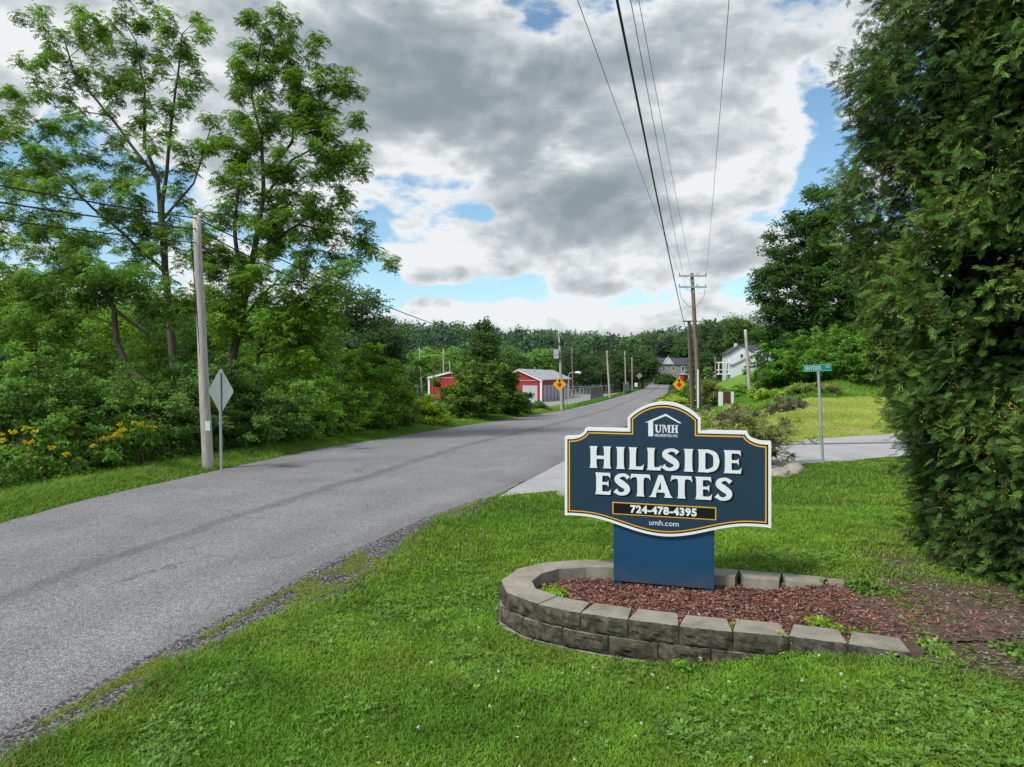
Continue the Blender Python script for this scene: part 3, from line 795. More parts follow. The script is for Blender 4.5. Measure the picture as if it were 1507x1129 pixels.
# ================================================================== CLOVER AND BROADLEAF WEEDS IN THE LAWN
n = 60000; x, y = lawn_pts(n, 3.4, 9.5, -.8, .88)
dens = np.clip(fbm(x, y, 1.1, 101)*3.4-1.85 + .16*sstep(-.5, 2.5, x)*(y < 6), .0, 1)*.42
k = (rng.random(n) < dens) & (x > xg(y)+.25) & ~in_poly(x, y, BED_OUT_GROW) & (rng.random(n) > dirt_mask(x, y)*(x > 2.3)); x, y = x[k], y[k]; n = len(x)
tri = []
for q_ in range(3):
    a = q_*2.094; tri.append(quad((0,0,0), (math.cos(a), math.sin(a), .12), (0,0,1), .019, .017, -.1))
c = np.array([.16,.30,.055])*(.7+.6*rng.random((n, 1)))*(.8+.4*fbm(x, y, .9, 103)[:, None])
V, C = scatter([np.array(tri)], np.stack([x, y, gz(x, y)+.028+.03*rng.random(n)], 1), rng.normal(size=(n, 3))*np.array([1,1,.25]), np.tile([0,0,1.], (n,1))+rng.normal(size=(n,3))*.35, .6+.8*rng.random(n)+.05*y, c, .1)
leaf_obj('clover_patch', V, C, M['leaf'], kind='stuff', label='light green clover leaves scattered through the lawn')
# broader leaves (plantain, ground ivy) in drifts
n = 26000; x, y = lawn_pts(n, 3.4, 8, -.55, .88); dens = np.clip(fbm(x, y, 1.6, 111)*5-2.75 + .35*(x > 1), 0, 1)
onbed = (np.hypot(x-3.0, y-4.45) < .45) | ((np.abs(y-(4.8+.0*x)) < .35) & (x > .8) & (x < 3.2))
k = (rng.random(n) < np.where(onbed, .08, dens*(dirt_mask(x, y)*(x > 2.3) < .2))) & (x > xg(y)+.3) & ~in_poly(x, y, BED_OUT_GROW); x, y = x[k], y[k]; n = len(x)
bl = []
for q_ in range(5):
    a = q_*1.2566; bl.append(quad((.004*math.cos(a), .004*math.sin(a), 0), (math.cos(a), math.sin(a), .3), (0,0,1), .045, .024, -.12))
c = np.array([.145,.27,.045])*(.6+.7*rng.random((n, 1)))
V, C = scatter([np.array(bl)], np.stack([x, y, gz(x, y)+.02+.018*rng.random(n)], 1), rng.normal(size=(n, 3))*np.array([1,1,.2]), np.tile([0,0,1.], (n,1))+rng.normal(size=(n,3))*.25, .45+.6*rng.random(n), c, .25)
leaf_obj('broadleaf_weeds', V, C, M['leaf'], kind='stuff', label='low broad-leaved weeds growing in drifts in the lawn')
n = 320; x, y = lawn_pts(n, 3.6, 10, -.5, .6); k = (x > xg(y)+.3) & ~in_poly(x, y, BED_OUT_GROW) & (fbm(x, y, .8, 121) > .47); x, y = x[k], y[k]; n = len(x)
V, C = scatter([tpl_cluster(7, .007, .011, .008, 5)], np.stack([x, y, gz(x, y)+.075], 1), rng.normal(size=(n,3)), np.tile([0,0,1.],(n,1)), .8+.4*rng.random(n), np.tile([.7,.7,.62], (n,1)), .1)
leaf_obj('clover_flowers', V, C, M['leaf'], kind='stuff', label='tiny white clover flowers dotted over the lawn')

def weed_clump(label, x, y, w, h, c, n, size=.35, onbed=True, z=None, group='small weeds growing in and around the bed'):
    zz = float(bedz(np.array(x), np.array(y))) if onbed else float(gz(x, y))
    if z is not None: zz = z
    root = empty('weed', (x, y, zz), label=label, cat='weed', group=group)
    A = rng.normal(size=(n, 3))*np.array([w/2.4, w/2.4, h/3])+np.array([0, 0, h*.5]); A[:, 2] = np.clip(A[:, 2], .004, None)
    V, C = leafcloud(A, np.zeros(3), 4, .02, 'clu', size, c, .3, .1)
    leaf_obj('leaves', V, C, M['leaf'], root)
    nodes, par, rad = grow([([(0,0,-.01),(0,0,h*.5)], .004, .002)], A[:10], .05, rtip=.0012)
    link('stem', limbs_mesh('stem', nodes, par, rad, 4), M['twig'], root)
weed_clump('small bright green weed in the mulch at the rounded end of the bed', .42, 6.25, .13, .06, (.15,.26,.03), 22)
weed_clump('yellow green weed trailing over the front wall blocks', 2.00, 5.04, .07, .22, (.20,.25,.04), 18, .22, z=.12)
weed_clump('yellow creeping weed inside the front wall behind the blocks', 1.68, 5.42, .26, .03, (.22,.21,.05), 20, .22)
weed_clump('green weed standing alone in the mulch right of the sign base', 2.45, 5.42, .09, .06, (.13,.22,.03), 12)
weed_clump('low weed clump in the mulch near the end of the front wall', 2.62, 5.12, .22, .03, (.12,.17,.03), 14, .25)
weed_clump('leafy weed at the foot of the front wall', 1.28, 5.06, .10, .08, (.08,.18,.025), 10, .3, False)
weed_clump('flat rosette weed beside the last wall block', 3.02, 4.86, .2, .03, (.12,.20,.05), 14, .35, False)
weed_clump('tall weed by the sunken end of the wall', 3.5, 4.75, .18, .05, (.12,.20,.05), 14, .35, False)
weed_clump('weed tuft behind the back row of blocks', 1.2, 6.86, .24, .05, (.13,.23,.03), 20, .3, z=.25)
weed_clump('weeds at the right end of the back row of blocks', 3.2, 6.2, .3, .07, (.08,.16,.03), 34, .35, False)
for k_, (x_, y_) in enumerate([(4.25,5.35),(4.6,5.1),(4.45,5.75),(4.9,5.5),(4.15,5.9),(3.9,5.0),(3.75,6.5),(3.4,6.1)]):
    weed_clump(['broad green weed under the conifer edge, farthest toward the camera','leafy ground weed below the conifer at the right border','dark leafy weed under the lowest conifer sprays','dense ground ivy clump beneath the conifer','young weed on the bare soil left of the conifer','sparse weed on the bare soil near the wall end','short weed in the thin grass behind the bed','thin weed at the edge of the mulch and bare soil'][k_], x_, y_, .26 if k_ < 4 else .16, .10 if k_ < 4 else .02, (.06,.12,.024), 24 if k_ < 4 else 7, .36 if k_ < 4 else .22, False, group='leafy weeds around the foot of the conifer')

# ================================================================== THE ENTRANCE SIGN
A17 = R(-17.0); ZB = .20
sign = empty('entrance_sign', (1.44, 6.47, ZB), A17, label='dark blue entrance sign with white border on a blue base in the mulch bed', cat='sign')
def arcp(c, r, a0, a1, n=10, ry=None):
    return [(c[0]+r*math.cos(R(a0+(a1-a0)*i/n)), c[1]+(ry or r)*math.sin(R(a0+(a1-a0)*i/n))) for i in range(n+1)]
half = []
for i in range(0, 13):                                   # crown arc
    a = i/12; u = .338*a; v = 1.845+.150*math.sqrt(max(0, 1-(u/.50)**2))-.150*math.sqrt(1-(.338/.50)**2)*1.0
    half.append((u, v))
s0 = half[0][1]; half = [(u, 1.845+(v-half[-1][1])*(1.996-1.845)/(s0-half[-1][1])) for u, v in half]
half += [(.338, 1.731), (.752, 1.731)]
half += [(.752+.155*(1-math.cos(R(90*i/9)))*1.0, 1.731-.088*math.sin(R(90*i/9))) for i in range(1, 10)]
half += [(.956, 1.643), (.956, .862)]
for i in range(0, 17):
    a = i/16; u = .90*(1-a) ; v = .722+.146*(.5-.5*math.cos(math.pi*min(1, u/.80)))
    half.append((u, v))
right = half; left = [(-u, v) for u, v in half[::-1]][1:-1]
OUT = [(u-.004, v-ZB) for u, v in right+left]
def clean(p): 
    o = []
    for a in p:
        if not o or math.hypot(a[0]-o[-1][0], a[1]-o[-1][1]) > 1e-4: o.append(a)
    return o
OUT = clean(OUT)
def inset(poly, d):
    a = poly_offset(poly, d); b = poly_offset(poly, -d)
    ar = lambda p: abs(sum(p[i][0]*p[(i+1) % len(p)][1]-p[(i+1) % len(p)][0]*p[i][1] for i in range(len(p))))
    return a if ar(a) < ar(b) else b
def sheet(name, poly, y0, y1, m, parent):
    import mathutils
    mb = MB(); n = len(poly)
    tess = mathutils.geometry.tessellate_polygon([[mathutils.Vector((u, v, 0)) for u, v in poly]])
    vs = [(u, y0, v) for u, v in poly]+[(u, y1, v) for u, v in poly]
    fs = [tuple(t) for t in tess]+[tuple(i+n for i in t[::-1]) for t in tess]+[(i, (i+1) % n, (i+1) % n+n, i+n) for i in range(n)]
    mb.add(vs, fs); return mb.build(name, m, parent)
fp = sheet('front_panel', OUT, 0, .03, M['white'], sign)
sheet('back_panel', [(u-.0, v) for u, v in OUT], .105, .135, M['white'], sign)
sheet('border_line', inset(OUT, .026), -.0015, .001, M['rubber'], fp)
sheet('gold_stripe', inset(OUT, .040), -.003, .0012, M['gold'], fp)
sheet('face', inset(OUT, .052), -.0045, .0014, M['navy'], fp)
bb = MB().box((-.013, .067, .25-ZB+.30), (.94, .072, .60)).build('base_panel', M['blue'], sign); add_bevel(bb, .004)
for u in (-.445, .41):
    MB().box((u, .067, -.02), (.08, .06, .138)).build('leg', M['bluedark'], sign)

class Lt:
    """collects flat, non overlapping pieces of letters in the sign's (u, v) plane"""
    def __init__(s): s.p = []
    def add(s, poly, x0, v0, w, h): s.p.append([(x0+a*w, v0+b*h) for a, b in poly])
    def strip(s, cl, hw, x0, v0, w, h):
        cl = [np.array((a*w, b*h)) for a, b in cl]; n = len(cl); L_, R_ = [], []
        for i in range(n):
            t = cl[min(i+1, n-1)]-cl[max(i-1, 0)]; t = t/np.linalg.norm(t); nn = np.array([-t[1], t[0]]); r = hw[i]*h
            L_.append(cl[i]+nn*r); R_.append(cl[i]-nn*r)
        s.p.append([(x0+a[0], v0+a[1]) for a in L_]+[(x0+a[0], v0+a[1]) for a in R_[::-1]])
    def build(s, name, m, y, parent, du=0, dv=0, th=.0016, grow_=0):
        import mathutils
        mb = MB()
        for k, poly in enumerate(s.p):
            poly = [(a+du, b+dv) for a, b in poly]; n = len(poly); y0 = y-.00025*(k % 5)
            tess = mathutils.geometry.tessellate_polygon([[mathutils.Vector((u, v, 0)) for u, v in poly]])
            vs = [(u, y0, v) for u, v in poly]+[(u, y+th, v) for u, v in poly]
            fs = [tuple(t) for t in tess]+[(i, (i+1) % n, (i+1) % n+n, i+n) for i in range(n)]
            mb.add(vs, fs)
        return mb.build(name, m, parent)
def stem(x, w, f=.055, y0=0, y1=1):
    H = y1-y0
    rt_ = [(x+w+f, 1), (x+w+f*.25, .91), (x+w, .72), (x+w, .28), (x+w+f*.25, .09), (x+w+f, 0)]
    lf = [(x-f, 0), (x-f*.25, .09), (x, .28), (x, .72), (x-f*.25, .91), (x-f, 1)]
    return [(a, y0+b*H) for a, b in rt_+lf]
def catmull(pts, n=6):
    out = []
    P_ = [pts[0]]+list(pts)+[pts[-1]]
    for i in range(1, len(P_)-2):
        p0, p1, p2, p3 = [np.array(q, float) for q in P_[i-1:i+3]]
        for k in range(n):
            t = k/n; out.append(tuple(.5*((2*p1)+(-p0+p2)*t+(2*p0-5*p1+4*p2-p3)*t*t+(-p0+3*p1-3*p2+p3)*t**3)))
    out.append(tuple(pts[-1])); return out
def glyph(L, ch, x0, x1, v0, h):
    w = x1-x0; a = w/h           # coordinates below: x in units of letter height, spanning 0..a
    f = .05; sw = .275
    def add(p): L.add(p, x0, v0, h, h)
    if ch == 'H':
        add(stem(f, sw, f)); add(stem(a-f-sw, sw, f)); add([(f+sw, .42), (a-f-sw, .42), (a-f-sw, .57), (f+sw, .57)])
    elif ch == 'I': add(stem(f, a-2*f, f))
    elif ch == 'L':
        add(stem(f, sw, f)); add([(f+sw, .0), (a-.05, .0), (a, .26), (a-.09, .17), (a-.16, .14), (f+sw, .14)])
    elif ch == 'E':
        add(stem(f, sw, f)); r = f+sw
        add([(r, 0), (a-.04, 0), (a, .26), (a-.08, .17), (a-.15, .14), (r, .14)])
        add([(r, 1), (a-.05, 1), (a-.03, .76), (a-.10, .84), (a-.17, .865), (r, .865)])
        add([(r, .45), (a-.20, .455), (a-.12, .36), (a-.12, .66), (a-.20, .57), (r, .575)])
    elif ch == 'T':
        c = a/2; add(stem(c-sw/2, sw, f, 0, .86))
        add([(.05, 1), (a-.05, 1), (a, .73), (a-.09, .83), (a-.2, .862), (.2, .862), (.09, .83), (0, .73)])
    elif ch == 'D':
        add(stem(f, sw, f*.9)); r = f+sw
        pts = catmull([(r+.0, .93), (r+.13, .925), (a-.20, .80), (a-.125, .5), (a-.20, .2), (r+.13, .075), (r+.0, .07)], 6)
        hw = [np.interp(i/(len(pts)-1), [0, .2, .5, .8, 1], [.068, .075, .128, .075, .068]) for i in range(len(pts))]
        L.strip([(p[0], p[1]) for p in pts], hw, x0, v0, h, h)
    elif ch == 'S':
        pts = catmull([(a-.10, .80), (a-.22, .905), (a*.50, .93), (.19, .84), (.17, .68), (a*.48, .53), (a-.17, .35), (a-.20, .16), (a*.48, .07), (.20, .10), (.06, .22)], 6)
        n_ = len(pts); hw = [np.interp(i/(n_-1), [0, .08, .2, .35, .5, .65, .8, .93, 1], [.10, .075, .07, .12, .150, .12, .07, .08, .12]) for i in range(n_)]
        L.strip(pts, hw, x0, v0, h, h)
    elif ch == 'A':
        c = a/2
        add([(c-.10, 1), (c+.09, 1), (a-.10, .12), (a, 0), (a-.38, 0), (a-.33, .10), (a-.365, .22), (c+.05, .22+.0), (c+.02, .22), (c+.0, .70)])
        add([(c-.10, 1), (c+.0, .70), (.30, .10), (.33, 0), (0, 0), (.11, .10)])
        add([(.36, .22), (c+.02, .22), (c+.015, .34), (.42, .34)])
def word(spec, v0, h):
    L = Lt()
    for ch, a, b in spec: glyph(L, ch, a, b, v0-ZB, h)
    return L
W1 = word([('H',-.712,-.500),('I',-.452,-.368),('L',-.332,-.186),('L',-.160,-.022),('S',-.022,.148),('I',.182,.270),('D',.308,.502),('E',.540,.698)], 1.345, .212)
W2 = word([('E',-.656,-.500),('S',-.474,-.312),('T',-.318,-.122),('A',-.140,.082),('T',.060,.262),('E',.286,.438),('S',.462,.622)], 1.090, .212)
for Wd in (W1, W2):
    Wd.build('letter_shadow', M['rubber'], -.0066, fp, .020, -.013)
    Wd.build('letter_shadow', M['rubber'], -.0064, fp, .010, -.0065)
    Wd.build('lettering', M['letter'], -.0090, fp)
# small house emblem and serif initials
L = Lt()
L.p.append([(-.178,1.797-ZB),(.017,1.884-ZB),(.164,1.797-ZB),(.140,1.797-ZB),(.017,1.863-ZB),(-.130,1.800-ZB)])
L.p.append([(-.146,1.799-ZB),(-.101,1.811-ZB),(-.101,1.667-ZB),(-.146,1.667-ZB)])
def ser(x0, x1, v0, h, ch):
    w = (x1-x0)/h
    def add(p): L.p.append([(x0+a*h, v0-ZB+b*h) for a, b in p])
    def sl(x, t, se=.1, y0=0, y1=1): add([(x-se, y1), (x+t+se, y1), (x+t+se, y1-.06), (x+t, y1-.1), (x+t, y0+.1), (x+t+se, y0+.06), (x+t+se, y0), (x-se, y0), (x-se, y0+.06), (x, y0+.1), (x, y1-.1), (x-se, y1-.06)])
    if ch == 'H': sl(.1, .22); sl(w-.32, .22); add([(.32, .46), (w-.32, .46), (w-.32, .56), (.32, .56)])
    if ch == 'U':
        add([(0, 1), (.42, 1), (.42, .94), (.33, .9), (.33, .30), (.42, .14), (.36, -.02), (.18, .1), (.11, .3), (.11, .9), (0, .94)])
        add([(.42, .14), (w-.36, .12), (w-.24, .28), (w-.22, .9), (w-.32, .94), (w-.32, 1), (w, 1), (w, .94), (w-.10, .9), (w-.12, .25), (w-.28, .02), (w-.45, -.03), (.36, -.02)])
    if ch == 'M':
        sl(.06, .10, .06); sl(w-.30, .22, .08)
        add([(.16, 1), (.36, 1), (w/2+.04, .30), (w/2-.04, .02)]); add([(w/2+.04, .30), (w-.36, 1), (w-.30, 1), (w-.30, .8), (w/2-.04, .02)])
ser(-.086, -.020, 1.704, .074, 'U'); ser(-.016, .062, 1.704, .074, 'M'); ser(.066, .132, 1.704, .074, 'H')
L.build('emblem', M['letter'], -.0078, fp)

def text_obj(name, body, box, y, m, parent, bold=0.0, fr=None, th=.0008):
    """box = (u0, u1, v0, v1)"""
    cu = bpy.data.curves.new('txt', 'FONT'); cu.body = body; cu.size = 1; cu.offset = bold; cu.resolution_u = 4; cu.fill_mode = 'FRONT'; cu.space_character = 1.0+bold*2.2
    ob = bpy.data.objects.new('txt', cu); COL.objects.link(ob)
    dg = bpy.context.evaluated_depsgraph_get(); me = bpy.data.meshes.new_from_object(ob.evaluated_get(dg))
    bpy.data.objects.remove(ob); bpy.data.curves.remove(cu)
    n = len(me.vertices); a = np.empty(n*3); me.vertices.foreach_get('co', a); a = a.reshape(-1, 3)
    lo, hi = a.min(0), a.max(0)
    u = box[0]+(a[:, 0]-lo[0])/(hi[0]-lo[0])*(box[1]-box[0]); v = box[2]+(a[:, 1]-lo[1])/(hi[1]-lo[1])*(box[3]-box[2])
    me.vertices.foreach_set('co', np.stack([u, np.full(n, y), v], 1).ravel()); me.update(); me.name = name
    return link(name, me, m, parent)
text_obj('lettering', 'PROPERTIES INC', (-.085, .131, 1.664-ZB, 1.690-ZB), -.0078, M['letter'], fp, .012)
def rectp(u0, u1, v0, v1): return [(u0, v0), (u1, v0), (u1, v1), (u0, v1)]
sheet('number_frame', rectp(-.488, .474, .905-ZB, 1.023-ZB), -.0060, -.0030, M['gold'], fp)
sheet('number_plate', rectp(-.478, .464, .914-ZB, 1.014-ZB), -.0075, -.0031, M['rubber'], fp)
text_obj('lettering', '724-478-4395', (-.315, .300, .926-ZB, 1.004-ZB), -.0090, M['letter'], fp, .045)
text_obj('lettering', 'umh.com', (-.137, .137, .823-ZB, .873-ZB), -.0075, M['letter'], fp, .0)

# ================================================================== POLES, WIRES, ROAD SIGNS
def pole(label, d, top, bot, r, m='wood_grey', name='utility_pole', z0=None, group=None, cat='utility pole', dd=0):
    """tapered, slightly leaning pole; top/bot are (px,py) seen at distance d; the foot stands on the ground"""
    b = P(bot[0], bot[1], d); b[2] = float(gz(b[0], b[1])); t = P(top[0], top[1], d+dd)
    o = b.copy(); root = empty(name, o, label=label, cat=cat, group=group)
    mb = MB(); H = t-b
    mb.tube([np.array([0,0,-.3])]+[H*k/8 + np.array([rng.normal()*.004*r/.1, 0, 0]) for k in range(9)], [r]+[r*(1-.32*k/8) for k in range(9)], 12)
    mb.build('shaft', M[m], root, True)
    return root, o, t
pl, po, pt = pole('weathered grey utility pole beside the back of the diamond sign on the left verge', 17.0, (289, 318), (306, 694), .135)
top = pt-po
MB().box((.05, -.128, 1.12), (.12, .012, .24)).build('tag', M['paper'], pl)
MB().tube([(-.10,-.07,.4), (-.22*.5-.05, -.10, 3.0), (top[0]-.10, -.10, top[2]*.93)], .012, 6).build('ground_wire', M['black_wire'], pl)
pole('dark brown wood pole in the weeds directly behind the tall pole with two crossarms', 52.0, (1013.5, 473), (1019.5, 603), .17, 'wood_brown')
mp, mo, mt = pole('tall brown utility pole with two crossarms right of the road', 48.0, (1018.3, 402), (1030, 606), .185, 'wood_brown')
rel = mt-mo
for k_, z in enumerate((-.22, -1.0)):
    MB().box((rel[0]+.02, -.16, rel[2]+z), (1.95, .10, .11)).build('crossarm', M['wood_grey'], mp)
    MB().tube([(rel[0]-.6, -.17, rel[2]+z), (rel[0], -.17, rel[2]+z-.42), (rel[0]+.6, -.17, rel[2]+z)], .014, 5).build('brace', M['galv'], mp)
    for u in (-.92, .34, .92):
        MB().tube([(rel[0]+u, -.16, rel[2]+z+.05), (rel[0]+u, -.16, rel[2]+z+.15), (rel[0]+u, -.16, rel[2]+z+.22)], [.02,.045,.03], 8).build('insulator', M['alu'], mp)
for u, s_ in ((-.9, -1), (.86, 1)):
    pts = [(rel[0]+u, -.18, rel[2]-1.15), (rel[0]+u*.9, -.18, rel[2]-1.7), (rel[0]+u*.35, -.18, rel[2]-2.3), (rel[0]+.16, -.2, rel[2]-2.7), (rel[0]+.22, -.2, rel[2]-4.5)]
    MB().tube(catmull(pts, 5), .014, 5).build('riser_cable', M['wood_dark'], mp)
MB().tube([(-.17,-.19,0),(-.17,-.19,3.0)], .06, 8).build('guy_guard', M['white'], mp)
MB().tube([(-.05,-.2,.3),(-.25,-.2,rel[2]*.6)], .05, 6).build('conduit', M['wood_dark'], mp)
p2, o2, t2 = pole('dark pole with a short crossarm just left of the tall brown pole', 50.0, (1014.2, 472), (1021, 605), .15, 'wood_dark')
MB().box(((t2-o2)[0]+.05, -.1, (t2-o2)[2]-.05), (1.05, .09, .09)).build('crossarm', M['wood_dark'], p2)
p3, o3, t3 = pole('utility pole with a white box behind the left stop ahead sign', 58.0, (823, 489), (827, 604), .13, 'wood_grey')
q3 = t3-o3
MB().box((-.50, -.1, q3[2]-1.85), (.42, .35, .78)).build('transformer_box', M['door_white'], p3)
MB().tube([(q3[0]-.02, -.14, q3[2]-.1), (q3[0]+.10, -.16, q3[2]-.75), (q3[0]+.38, -.16, q3[2]-1.35)], [.03,.06,.05], 6).build('riser_cable', M['rubber'], p3)
MB().tube([(-.30, -.1, q3[2]-.95), (0, -.1, q3[2]-1.05)], .05, 6).build('fuse_arm', M['rubber'], p3)
FARP = [('thin brown pole behind the storage building with doors', 108, (841.5, 512), (843.5, 573), .13, 'wood_brown'),
 ('grey wood pole where the brown slatted fence begins', 92, (893, 516), (897.5, 583), .15, 'wood_grey'),
 ('pale slim pole between the slatted fence and the trees', 135, (919.5, 516), (921, 568), .13, 'wood_grey'),
 ('short grey pole left of the diamond sign near the stone house', 150, (930, 526), (930.5, 568), .13, 'wood_grey'),
 ('pale pole at the far left among bright green trees', 125, (617, 511), (621.5, 560), .16, 'wood_grey'),
 ('pale pole rising behind the gable of the left red building', 128, (652.5, 514), (653, 562), .16, 'wood_grey'),
 ('thin dark pole in front of the left red building', 80, (637.5, 530), (639, 590), .10, 'wood_dark'),
 ('short pale pole just right of the left red gable', 130, (661.5, 533), (663.5, 562), .14, 'wood_grey'),
 ('leaning silvery pole on the grassy bank below the white house', 55, (1097, 485), (1104, 582), .16, 'wood_grey'),
 ('short brown pole in front of dark trees left of the white house', 100, (1052.5, 525), (1053.5, 560), .16, 'wood_brown')]
for lb, d, tp, bt, r, m_ in FARP:
    pole(lb, d, tp, bt, r, m_, group='distant wooden poles')
def lamp(label, d, px, ytop, ybot, s_):
    b = P(px, ybot, d); b[2] = float(gz(b[0], b[1])); t = P(px, ytop, d); H = t[2]-b[2]
    r = empty('street_lamp', b, label=label, cat='street lamp')
    MB().tube([(0,0,-.2),(0,0,H)], [.09,.07], 8).build('post', M['galv'], r)
    MB().tube(catmull([(0,0,H-.3),(0,0,H),(s_*.3,0,H+.35),(s_*1.1,0,H+.4)], 5), .05, 6).build('arm', M['galv'], r)
    MB().tube([(s_*.9,0,H+.38),(s_*1.35,0,H+.36),(s_*1.75,0,H+.28)], [.10,.20,.14], 8).build('lamp_head', M['white'], r)
lamp('lamp on a curved arm at the end of the storage building', 98, 837, 552, 578, 1)
lamp('lamp with its head to the left beyond the slatted fence', 140, 884.5, 544, 568, -1)

def wire(label, A, B, sag, r, group, n=40):
    A, B = np.array(A, float), np.array(B, float); o = A
    pts = [A*(1-t)+B*t - np.array([0, 0, 4*sag*t*(1-t)]) - o for t in np.linspace(0, 1, n)]
    rs = [r]*n
    mb = MB().tube(pts, rs, 6)
    ob = mb.build('overhead_wire', M['black_wire'], None, True, label=label, cat='wire', group=group); ob.location = tuple(o); return ob
g1 = 'power lines running overhead to the tall pole'
def over(label, A, px, zP, k, r, sag=.0, zB=None):
    """wire from A passing over the pixel column px at the top of the photograph, carried on behind the camera"""
    Y = (zP-CAMZ)/(HY)*F; Pp = np.array([(px-CX)/F*Y, Y, zP]); A = np.array(A, float)
    # quadratic with given sag: B = A + (P-A)*k ; solve zB
    B = A+(Pp-A)*k; t = 1/k
    B[2] = (zP + 4*sag*t*(1-t) - A[2]*(1-t))/t
    return wire(label, A, B, sag, r, g1, 60)
over('thin wire farthest left of those crossing the sky above the road', P(1000.5, 404, 48), 850, 8.7, 1.4, .007, .25)
over('thick black cable, heaviest of the lines crossing the sky', P(1009, 484, 50), 908, 7.1, 1.3, .019, .35)
over('thin wire just right of the thick black cable', P(1009, 421, 48), 928, 8.6, 1.4, .007, .35)
over('second thin wire right of the thick black cable', P(1018, 403, 48), 940, 9.0, 1.4, .006, .3)
over('thin wire farthest right of those crossing the sky', P(1039.5, 404, 48), 1073, 9.0, 1.4, .006, .3)
g2 = 'utility lines on the left side of the road'
zz = [322, 338, 358]; z0p = [272, 297, 322]; pa = [508, 521, 527]; mid = [437, 458, 480]
names = ['top', 'middle', 'lowest']
for k_ in range(3):
    a = P(291, zz[k_], 17.0); a[0] = pt[0]+.02; a[1] = 16.93
    Y0 = 10.9; q = P(-6, z0p[k_], Y0); q[0] = -.7555*Y0
    k2 = 3.6; B = a+(q-a)*k2; t = 1/k2; sg = .35
    B[2] = (q[2]+4*sg*t*(1-t)-a[2]*(1-t))/t
    wire(names[k_]+' dark line from the left edge to the grey utility pole', a, B, sg, .016 if k_ < 2 else .013, g2, 50)
    b = P(823.5, pa[k_], 57.9)
    mpt = P(540, mid[k_], 25.2); t = (25.2-17)/(58-17); sg = ((a[2]*(1-t)+b[2]*t)-mpt[2])/(4*t*(1-t))
    wire(names[k_]+' dark line sagging from the grey pole to the pole with the box', a, b, sg, .016 if k_ < 2 else .013, g2, 50)
    c_ = P(1012, [488, 492, 500][k_], 50)
    wire(names[k_]+' dark line over the far road between box pole and dark pole', b, c_, [.75,.6,.6][k_], .022, g2, 30)
for k_ in range(2):
    wire(['upper','lower'][k_]+' pale line sagging from the box pole to the slatted fence pole', P(824, 516+6*k_, 58), P(893, 517+5*k_, 92), 2.2+.4*k_, .02, g2, 24)

# back of the diamond warning sign on the verge
dd_ = 16.6; b = P(326, 691, dd_); b[2] = float(gz(b[0], b[1])); c = P(323.5, 575.5, dd_)
sg = empty('warning_sign', b, label='large grey back of a diamond sign on a steel post beside the grey utility pole', cat='road sign')
cz = c[2]-b[2]; cxo = c[0]-b[0]
MB().tube([(0,0,-.2),(cxo,0.0,cz+.45)], .032, 6).build('post', M['galv'], sg)
s_ = .545; aa = R(-36)
def dia(mb, cx_, cy_, cz_, s, th, rz):
    ca, sa = math.cos(rz), math.sin(rz); pr = []
    for q_ in range(4):
        a0 = q_*90
        for da in (-4, 0, 4):
            rr = s*(1-.02*abs(da)/4) if da else s*.985
            pr.append((rr*math.cos(R(a0+da)), rr*math.sin(R(a0+da))))
    return mb.prism(pr, -th/2, th/2, lambda u, y, v: (cx_+u*ca-y*sa, cy_+u*sa+y*ca, cz_+v))
dia(MB(), cxo, .05, cz, s_, .004, aa).build('plate', M['alu'], sg)
# stop-ahead signs
def stop_ahead(label, px, d, yc, s, ybot, ppx, tilt=0, extra_post=False, dpx=0):
    b = P(ppx, ybot, d); b[2] = float(gz(b[0], b[1])); c = P(px, yc, d); H = c[2]-b[2]
    r = empty('stop_ahead_sign', b, label=label, cat='road sign')
    MB().tube([(0,.05,-.2),(0,.05,H+s*.5)], .045, 6).build('post', M['wood_dark'], r)
    u0 = c[0]-b[0]
    pf = MB(); dia(pf, u0, 0, H, s, .006, 0); pf = pf.build('plate', M['yellow_sign'], r)
    oc = [(u0+s*.34*math.cos(R(22.5+45*q_)), H-s*.10+s*.34*math.sin(R(22.5+45*q_))) for q_ in range(8)]
    MB().prism(oc, -.008, -.004).build('octagon', M['red_sign'], pf)
    MB().prism([(u0-s*.10, H+s*.30), (u0+s*.10, H+s*.30), (u0+s*.10, H+s*.5), (u0+s*.26, H+s*.5), (u0, H+s*.84), (u0-s*.26, H+s*.5), (u0-s*.10, H+s*.5)], -.008, -.004).build('arrow', M['rubber'], pf)
stop_ahead('yellow stop ahead diamond sign on the left roadside in front of the storage building', 823.5, 57.0, 565.5, .54, 603, 829)
stop_ahead('yellow stop ahead diamond sign on the right roadside left of the double poles', 999.5, 62.0, 565.5, .58, 596, 1001)
b = P(1004, 575, 110); b[2] = float(gz(b[0], b[1])); H = P(0, 556, 110)[2]-b[2]
r_ = empty('stop_sign', b, label='small red stop sign far down the road behind the right stop ahead sign', cat='road sign')
MB().tube([(0,.05,-.2),(0,.05,H)], .04, 6).build('post', M['galv'], r_)
MB().prism([(.38*math.cos(R(22.5+45*q_)), H+.38*math.sin(R(22.5+45*q_))) for q_ in range(8)], -.006, 0).build('plate', M['red_sign'], r_)
b = P(941, 572, 140); b[2] = float(gz(b[0], b[1])); H = P(0, 553, 140)[2]-b[2]
r_ = empty('warning_sign', b, label='small pale back of a diamond sign far off near the stone house', cat='road sign')
MB().tube([(0,.05,-.2),(0,.05,H)], .05, 6).build('post', M['wood_dark'], r_)
dia(MB(), 0, 0, H, .62, .01, 0).build('plate', M['alu'], r_)

